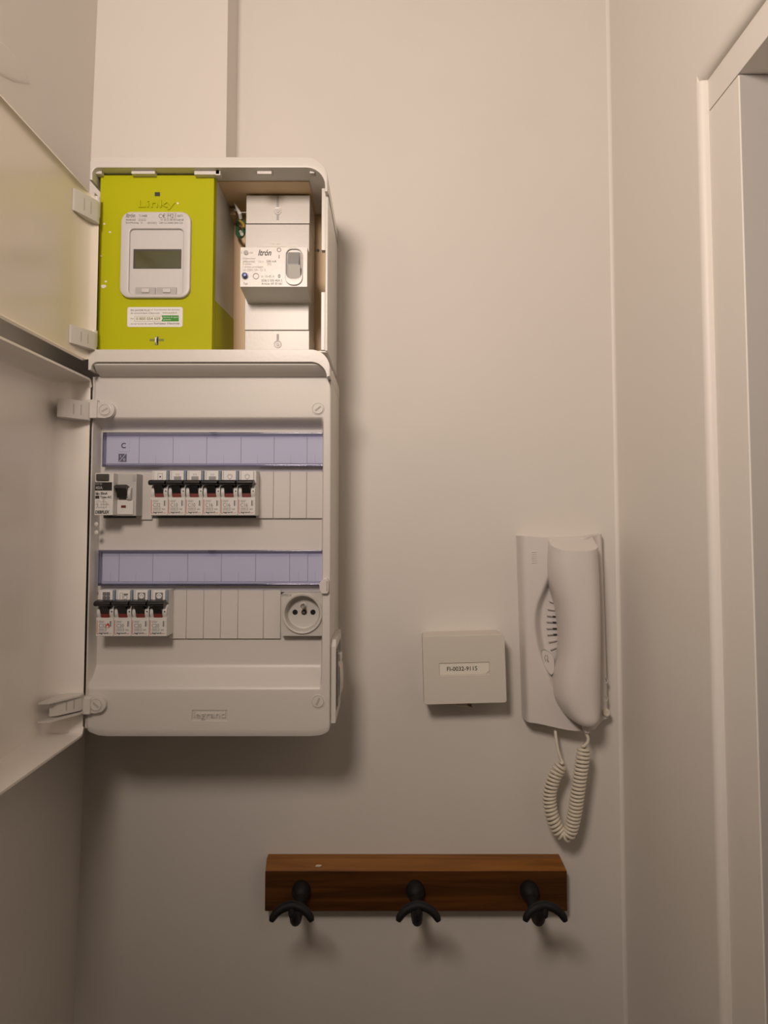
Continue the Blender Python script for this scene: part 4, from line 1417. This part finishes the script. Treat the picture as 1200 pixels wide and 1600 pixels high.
# ================================================================== INTERCOM
ICR = math.radians(-1.2)
ib = at(880, 1139, 0.0)


def inter(px0, py0, px1, py1):
    return None


# outline measured in the plane of the base front, in metres relative to the lower middle
D_IB, D_IH = 0.034, 0.066
icx = X(878, 990, D_IB)
icz = Z(1140, D_IB)
SC = (DIST - D_IB) / F_PX
ROT = Matrix.Rotation(-ICR, 2)


def li(px_, py_, d):
    """pixel on the intercom at distance d -> local x, z of the unrotated unit"""
    p = at(px_, py_, d)
    v = Vector((p.x - icx, p.z - icz))
    ca_, sa_ = math.cos(ICR), math.sin(ICR)
    # object is rotated by ICR about y:  x' = x cos + z sin ; z' = -x sin + z cos
    return Vector((v.x * ca_ - v.y * sa_, v.x * sa_ + v.y * ca_))


ic = thing('intercom_wall_unit', 'white intercom wall unit with speaker slots and key button', 'intercom', (icx, 0, icz), roty=ICR)
ih = thing('intercom_handset', 'white intercom handset with coiled cord, resting on its wall unit', 'handset', (icx, 0, icz), roty=ICR)

# base outline by rows
bl_t, bl_b = li(814.5, 838, D_IB), li(823.5, 1130, D_IB)
br_t, br_b = li(941, 838, 0.012), li(951, 1130, 0.012)
H_T = bl_t.y
NR, NCc = 84, 64
seam_x = li(855, 860, D_IB).x
lens_l = [li(855.5, 900, D_IB), li(846, 925, D_IB), li(837, 950, D_IB), li(834.5, 977, D_IB), li(838.5, 1008, D_IB), li(846, 1035, D_IB), li(858, 1065, D_IB), li(865, 1085, D_IB), li(869, 1100, D_IB)]


def interp(tab, z):
    """x of a table of (x, z) going down"""
    if z >= tab[0].y or z <= tab[-1].y:
        return None
    for a, b in zip(tab, tab[1:]):
        if b.y <= z <= a.y:
            return a.x + (b.x - a.x) * (a.y - z) / (a.y - b.y)


lens_s = [Vector((p.x, p.y)) for p in [Vector((q.x, q.y, 0)) for q in spline([(p.x, p.y, 0) for p in lens_l], 6)]]
lens_s = [Vector((p[0], p[1])) for p in [(q.x, q.y) for q in spline([(p.x, p.y, 0) for p in lens_l], 6)]]
bot_l, bot_m, bot_r = li(824, 1131, D_IB).y, li(897, 1142, D_IB).y, li(950, 1128, D_IB).y


def base_fn(i, j):
    u, v = i / (NCc - 1), j / (NR - 1)
    xl = bl_b.x + (bl_t.x - bl_b.x) * v
    xr = br_b.x + (br_t.x - br_b.x) * v
    uu = u
    x = xl + (xr - xl) * uu
    # curved lower and upper edges
    zb = bot_l + (bot_m - bot_l) * smooth01(min(1, u / 0.6)) + (bot_r - bot_m) * smooth01((u - 0.72) / 0.28) if True else 0
    ztp = H_T - 0.0030 * smooth01(u / 0.35) + 0.0030 * smooth01((u - 0.7) / 0.3)
    z = zb + (ztp - zb) * v
    # depth: gently rising from the left edge to the middle, falling away to a low right flank
    d = 0.028 + 0.007 * math.sin(math.pi * min(1, u / 0.66) / 2)
    d -= 0.016 * smooth01((u - 0.72) / 0.22)
    d -= 0.010 * (1 - math.sqrt(max(0.0, 1 - (1 - min(1, u / 0.06)) ** 2)))
    d -= 0.010 * (1 - math.sqrt(max(0.0, 1 - (1 - min(1, (1 - u) / 0.06)) ** 2)))
    lxx = interp(lens_s, z)
    if lxx is not None:
        d -= 0.013 * smooth01((x - lxx) / 0.012) * (1 - smooth01((u - 0.55) / 0.15))
    return Vector((x, -d, z))


part('body', grid_surface(NCc, NR, base_fn, lambda c: Vector((c.x, -0.0004, c.z))), 'phone_plastic', ic, local=True, sharp=50)
# speaker slots in the hollow
for k, (pa, pb, pya, pyb, dk) in enumerate(((859, 867.5, 940, 943.5, 0), (856.5, 869.5, 952.5, 954.5, 0), (855.5, 871, 962.5, 964, 1), (855, 871.5, 972, 973, 1), (855, 871.5, 982.5, 982.5, 1), (856, 872, 992.5, 991.5, 1), (858, 873.5, 1004, 1001, 0), (861, 873, 1016, 1011.5, 0))):
    a, b = li(pa, pya, 0.024), li(pb, pyb, 0.024)
    n_ = Vector((0, 0.0005))
    part('speaker_slot', prism([(a.x, a.y - 0.0004), (b.x, b.y - 0.0004), (b.x, b.y + 0.0005), (a.x, a.y + 0.0005)], -0.0228, -0.019), 'slot_shade', ic, local=True)
    if dk:
        m = a.lerp(b, 0.55)
        part('slot_opening', prism([(m.x, m.y - 0.0006), (b.x, b.y - 0.0006), (b.x, b.y + 0.0006), (m.x, m.y + 0.0006)], -0.0231, -0.019), 'ink', ic, local=True)
# key button
kb = [li(*p, 0.027) for p in ((846, 1017), (849.5, 1015.5), (856, 1017.5), (862, 1022.5), (865.5, 1031), (865.5, 1044), (864, 1051), (861, 1054.5), (857, 1051), (851.5, 1043), (847.5, 1032), (845.5, 1022))]
ks = spline([(p.x, p.y, 0) for p in kb + kb[:1]], 4)[:-1]
kc = sum((Vector((p.x, p.y)) for p in ks), Vector((0, 0))) / len(ks)
part('button_gap', prism([(p.x, p.y) for p in ks], -0.0290, -0.015), 'faint_ink', ic, local=True)
kbt = part('key_button', prism([(kc.x + (p.x - kc.x) * 0.93, kc.y + (p.y - kc.y) * 0.955) for p in ks], -0.0300, -0.015, bev=0.0005), 'phone_plastic', ic, local=True)
kp = [li(*p, 0.0302) for p in ((853.2, 1034), (851.6, 1030.5), (851.0, 1027), (852.5, 1024), (855, 1024.2), (856, 1027), (855.8, 1030.5), (857.5, 1035), (856, 1034.5), (854.5, 1030))]
part('key_symbol', tube([(p.x, -0.0301, p.y) for p in kp], 0.00026, 6), 'grey_ink', kbt, local=True)
# embossed vertical maker's mark
for k in range(6):
    a, b = li(832, 863 + 3.3 * k, D_IB), li(840, 864 + 3.3 * k, D_IB)
    part('embossed_mark', box(a.x, b.x, -0.0313, -0.028, a.y - 0.0004, a.y + 0.0004, 0.0002), 'phone_plastic', ic, local=True)
# button and moulded rings on the right flank
c_ = li(948, 1114, 0.022)
part('side_button', lathe(c_.x, c_.y, [(0.0046, -0.010), (0.0046, -0.020), (0.0038, -0.0225), (0.0022, -0.0228), (0.0020, -0.0222), (0, -0.0222)], 24), 'cord_plastic', ic, local=True)
for py_ in (1064, 1092):
    c_ = li(945, py_, 0.020)
    part('moulded_ring', lathe(c_.x, c_.y, [(0.0038, -0.012), (0.0038, -0.0192), (0.0032, -0.0192), (0.0032, -0.012)], 24), 'phone_plastic', ic, local=True)

# handset: bulging bar with a waist
hl = [li(*p, 0.036) for p in ((857.5, 845), (856, 870), (856.5, 895), (861, 920), (868, 945), (872, 970), (873.5, 995), (872.5, 1020), (868, 1045), (865.5, 1065), (866, 1085), (872, 1101), (884, 1117), (898, 1127))]
hr = [li(*p, 0.034) for p in ((930.5, 845), (932, 870), (933.5, 895), (934.5, 920), (935, 945), (935, 970), (935, 995), (935, 1020), (935, 1045), (935, 1065), (935, 1085), (934.5, 1101), (932, 1117), (922, 1129))]
hls = spline([(p.x, p.y, 0) for p in hl], 5)
hrs = spline([(p.x, p.y, 0) for p in hr], 5)
NV = len(hls)
NU = 40


def hand_fn(i, j):
    jj = NV - 1 - j
    a, b = hls[jj], hrs[jj]
    s = i / (NU - 1)
    th = math.pi * (1 - s)
    cs = math.copysign(abs(math.cos(th)) ** 0.72, math.cos(th))
    sn = abs(math.sin(th)) ** 0.72
    x = (a.x + b.x) / 2 + (b.x - a.x) / 2 * cs
    z = a.y + (b.y - a.y) * (0.5 + 0.5 * cs)
    v = j / (NV - 1)
    # ends lean back to the wall a little
    end = smooth01((1 - v) / 0.04) * 1.0
    fall = 0.010 * (1 - math.sqrt(max(0, 1 - (1 - min(1, v / 0.10)) ** 2)))
    dmax = D_IH - fall - 0.004 * (v - 0.5) * 2 * 0
    d = 0.026 + (dmax - 0.026) * sn
    # top end: the front edge sits lower than the back edge, an oval cap
    return Vector((x, -d, z - 0.0105 * sn * smooth01((v - 0.86) / 0.14)))


part('shell', grid_surface(NU, NV, hand_fn, lambda c: Vector((c.x, -0.0265, c.z if c.z < hls[0].y - 0.02 else hls[0].y + 0.0035))), 'phone_plastic', ih, local=True, sharp=50)
# cord strain relief
a, b = li(914, 1128, 0.045), li(915.5, 1143, 0.040)
rl = part('strain_relief', prism([(a.x - 0.0036, a.y), (a.x + 0.0036, a.y), (b.x + 0.0026, b.y), (b.x - 0.0026, b.y)], -0.047, -0.036, bev=0.001), 'phone_plastic', ih, local=True)

# coiled cord (joins base and handset)
dcd = 0.040


def l3(px_, py_, d):
    p = li(px_, py_, d)
    return Vector((p.x, -d, p.y))


axis_pts = [l3(880, 1193, 0.030), l3(869, 1208, 0.030), l3(860.5, 1230, 0.030), l3(858.5, 1252, 0.030), l3(864, 1279, 0.032), l3(878, 1303, 0.034), l3(890, 1300, 0.037), l3(898, 1270, 0.040), l3(903, 1235, 0.042), l3(909, 1195, 0.042), l3(913.5, 1166, 0.040)]
ax_s = spline(axis_pts, 40)
# arc length parameter
L = [0.0]
for a, b in zip(ax_s, ax_s[1:]):
    L.append(L[-1] + (b - a).length)
turns = 46
rc_ = 0.0063
SEG = 18
helix = []
total = L[-1]
k = 0
tn_prev = None
nrm = Vector((0, -1, 0))
for i in range(turns * SEG + 1):
    s = total * i / (turns * SEG)
    while k < len(L) - 2 and L[k + 1] < s:
        k += 1
    f = (s - L[k]) / max(1e-9, L[k + 1] - L[k])
    p = ax_s[k].lerp(ax_s[k + 1], f)
    t_ = (ax_s[min(k + 2, len(ax_s) - 1)] - ax_s[max(k - 1, 0)]).normalized()
    nrm = (nrm - t_ * nrm.dot(t_)).normalized()
    bn = t_.cross(nrm)
    ph = 2 * math.pi * i / SEG
    w = min(1.0, 0.25 + i / SEG * 0.75, 0.25 + (turns * SEG - i) / SEG * 0.75)
    helix.append(p + (nrm * math.cos(ph) + bn * math.sin(ph)) * rc_ * w)
start = [l3(867.5, 1136, 0.020), l3(868.5, 1150, 0.024), l3(872, 1172, 0.028), l3(878, 1190, 0.030)]
endp = [l3(918, 1160, 0.042), l3(919, 1154, 0.042), l3(916, 1146, 0.042), l3(915, 1138, 0.042)]
cord = [p for p in spline(start, 6)][:-1] + helix + [p for p in spline(endp, 6)]
part('coiled_cord', tube(cord, 0.00175, 8), 'cord_plastic', ih, 'cream coiled cord', local=True, sharp=80)

# ================================================================== COAT RACK
D_W = 0.021
ch_d = 0.0085
wz0, wz1 = Z(1424, D_W), Z(1342, D_W - ch_d)
wx0_, wx1_ = X(414, 1390, D_W), X(886, 1390, D_W)
cr = thing('coat_rack', 'dark varnished wooden coat rack with three black iron hooks', 'coat rack', ((wx0_ + wx1_) / 2, 0, wz0))
zch = Z(1361, D_W)
bm = bmesh.new()
# board with a wide chamfer along the top, a smaller one on the right end
prof = [(-0.0003, wz0), (-D_W, wz0), (-D_W, zch), (-0.0003, zch)]
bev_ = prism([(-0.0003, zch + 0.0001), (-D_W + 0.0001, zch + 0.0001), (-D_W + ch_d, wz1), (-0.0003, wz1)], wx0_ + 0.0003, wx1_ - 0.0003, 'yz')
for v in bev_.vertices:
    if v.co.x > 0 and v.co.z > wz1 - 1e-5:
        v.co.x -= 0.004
part('top_bevel', bev_, 'pale_wood', cr, 'paler bevelled top edge')  # paler, more orange wood tone than the board
board = prism(prof, wx0_, wx1_, 'yz')
bm.free()
bm = bmesh.new()
bm.from_mesh(board)
for v in bm.verts:
    pass
bmesh.ops.bevel(bm, geom=bm.edges[:], offset=0.0006, segments=1, affect='EDGES')
part('board', finish(bm), 'varnished_wood', cr)
c_ = at(497, 1352, 0.017)
part('chip', prism([(c_.x - 0.003, c_.z - 0.0006), (c_.x + 0.002, c_.z - 0.0009), (c_.x + 0.004, c_.z + 0.0004), (c_.x, c_.z + 0.0006), (c_.x - 0.002, c_.z + 0.0004)], -0.0192, -0.012), 'cord_plastic', cr)
D_H = 0.108


def hook_parts(px_):
    c = at(px_, 1394, D_W + 0.008)
    t = at((px_ - PPX) * 1.105 + PPX, 1417, D_H)
    x = c.x
    h = part('hook', lathe(x, c.z, [(0.0, -D_W + 0.001), (0.0095, -D_W + 0.001), (0.0105, -D_W - 0.004), (0.0100, -D_W - 0.009), (0.0075, -D_W - 0.014), (0.0040, -D_W - 0.0165), (0.0, -D_W - 0.017)], 24), 'iron', cr)
    arm = spline([(x, -D_W - 0.010, c.z - 0.003), (x, -D_W - 0.030, c.z - 0.008), (x, -D_W - 0.055, c.z - 0.006), (x, -D_H + 0.012, t.z - 0.008), (x, -D_H, t.z + 0.001)], 6)
    part('arm', tube(arm, [0.0062 - 0.0012 * k / (len(arm) - 1) for k in range(len(arm))], 12), 'iron', h)
    cres = []
    for k in range(17):
        s = k / 16 * 2 - 1
        cres.append((x + 0.0204 * math.sin(s * 1.30) / math.sin(1.30), -D_H - 0.002 + 0.004 * (1 - abs(s)), t.z + 0.0005 - 0.0135 * (1 - math.cos(s * 1.30)) / (1 - math.cos(1.30))))
    rad_ = [0.0046 - 0.0012 * abs(k / 16 * 2 - 1) ** 2 for k in range(17)]
    rad_[0] *= 0.75
    rad_[-1] *= 0.75
    part('double_prong', tube(cres, rad_, 12), 'iron', h)
    part('centre_tip', tube([(x, -D_H + 0.002, t.z), (x, -D_H - 0.001, t.z - 0.006), (x, -D_H - 0.001, t.z - 0.0088), (x, -D_H, t.z - 0.0112)], [0.0040, 0.0036, 0.0028, 0.0010], 12), 'iron', h)


for px_ in (470, 649, 828):
    hook_parts(px_)

bpy.context.view_layer.update()
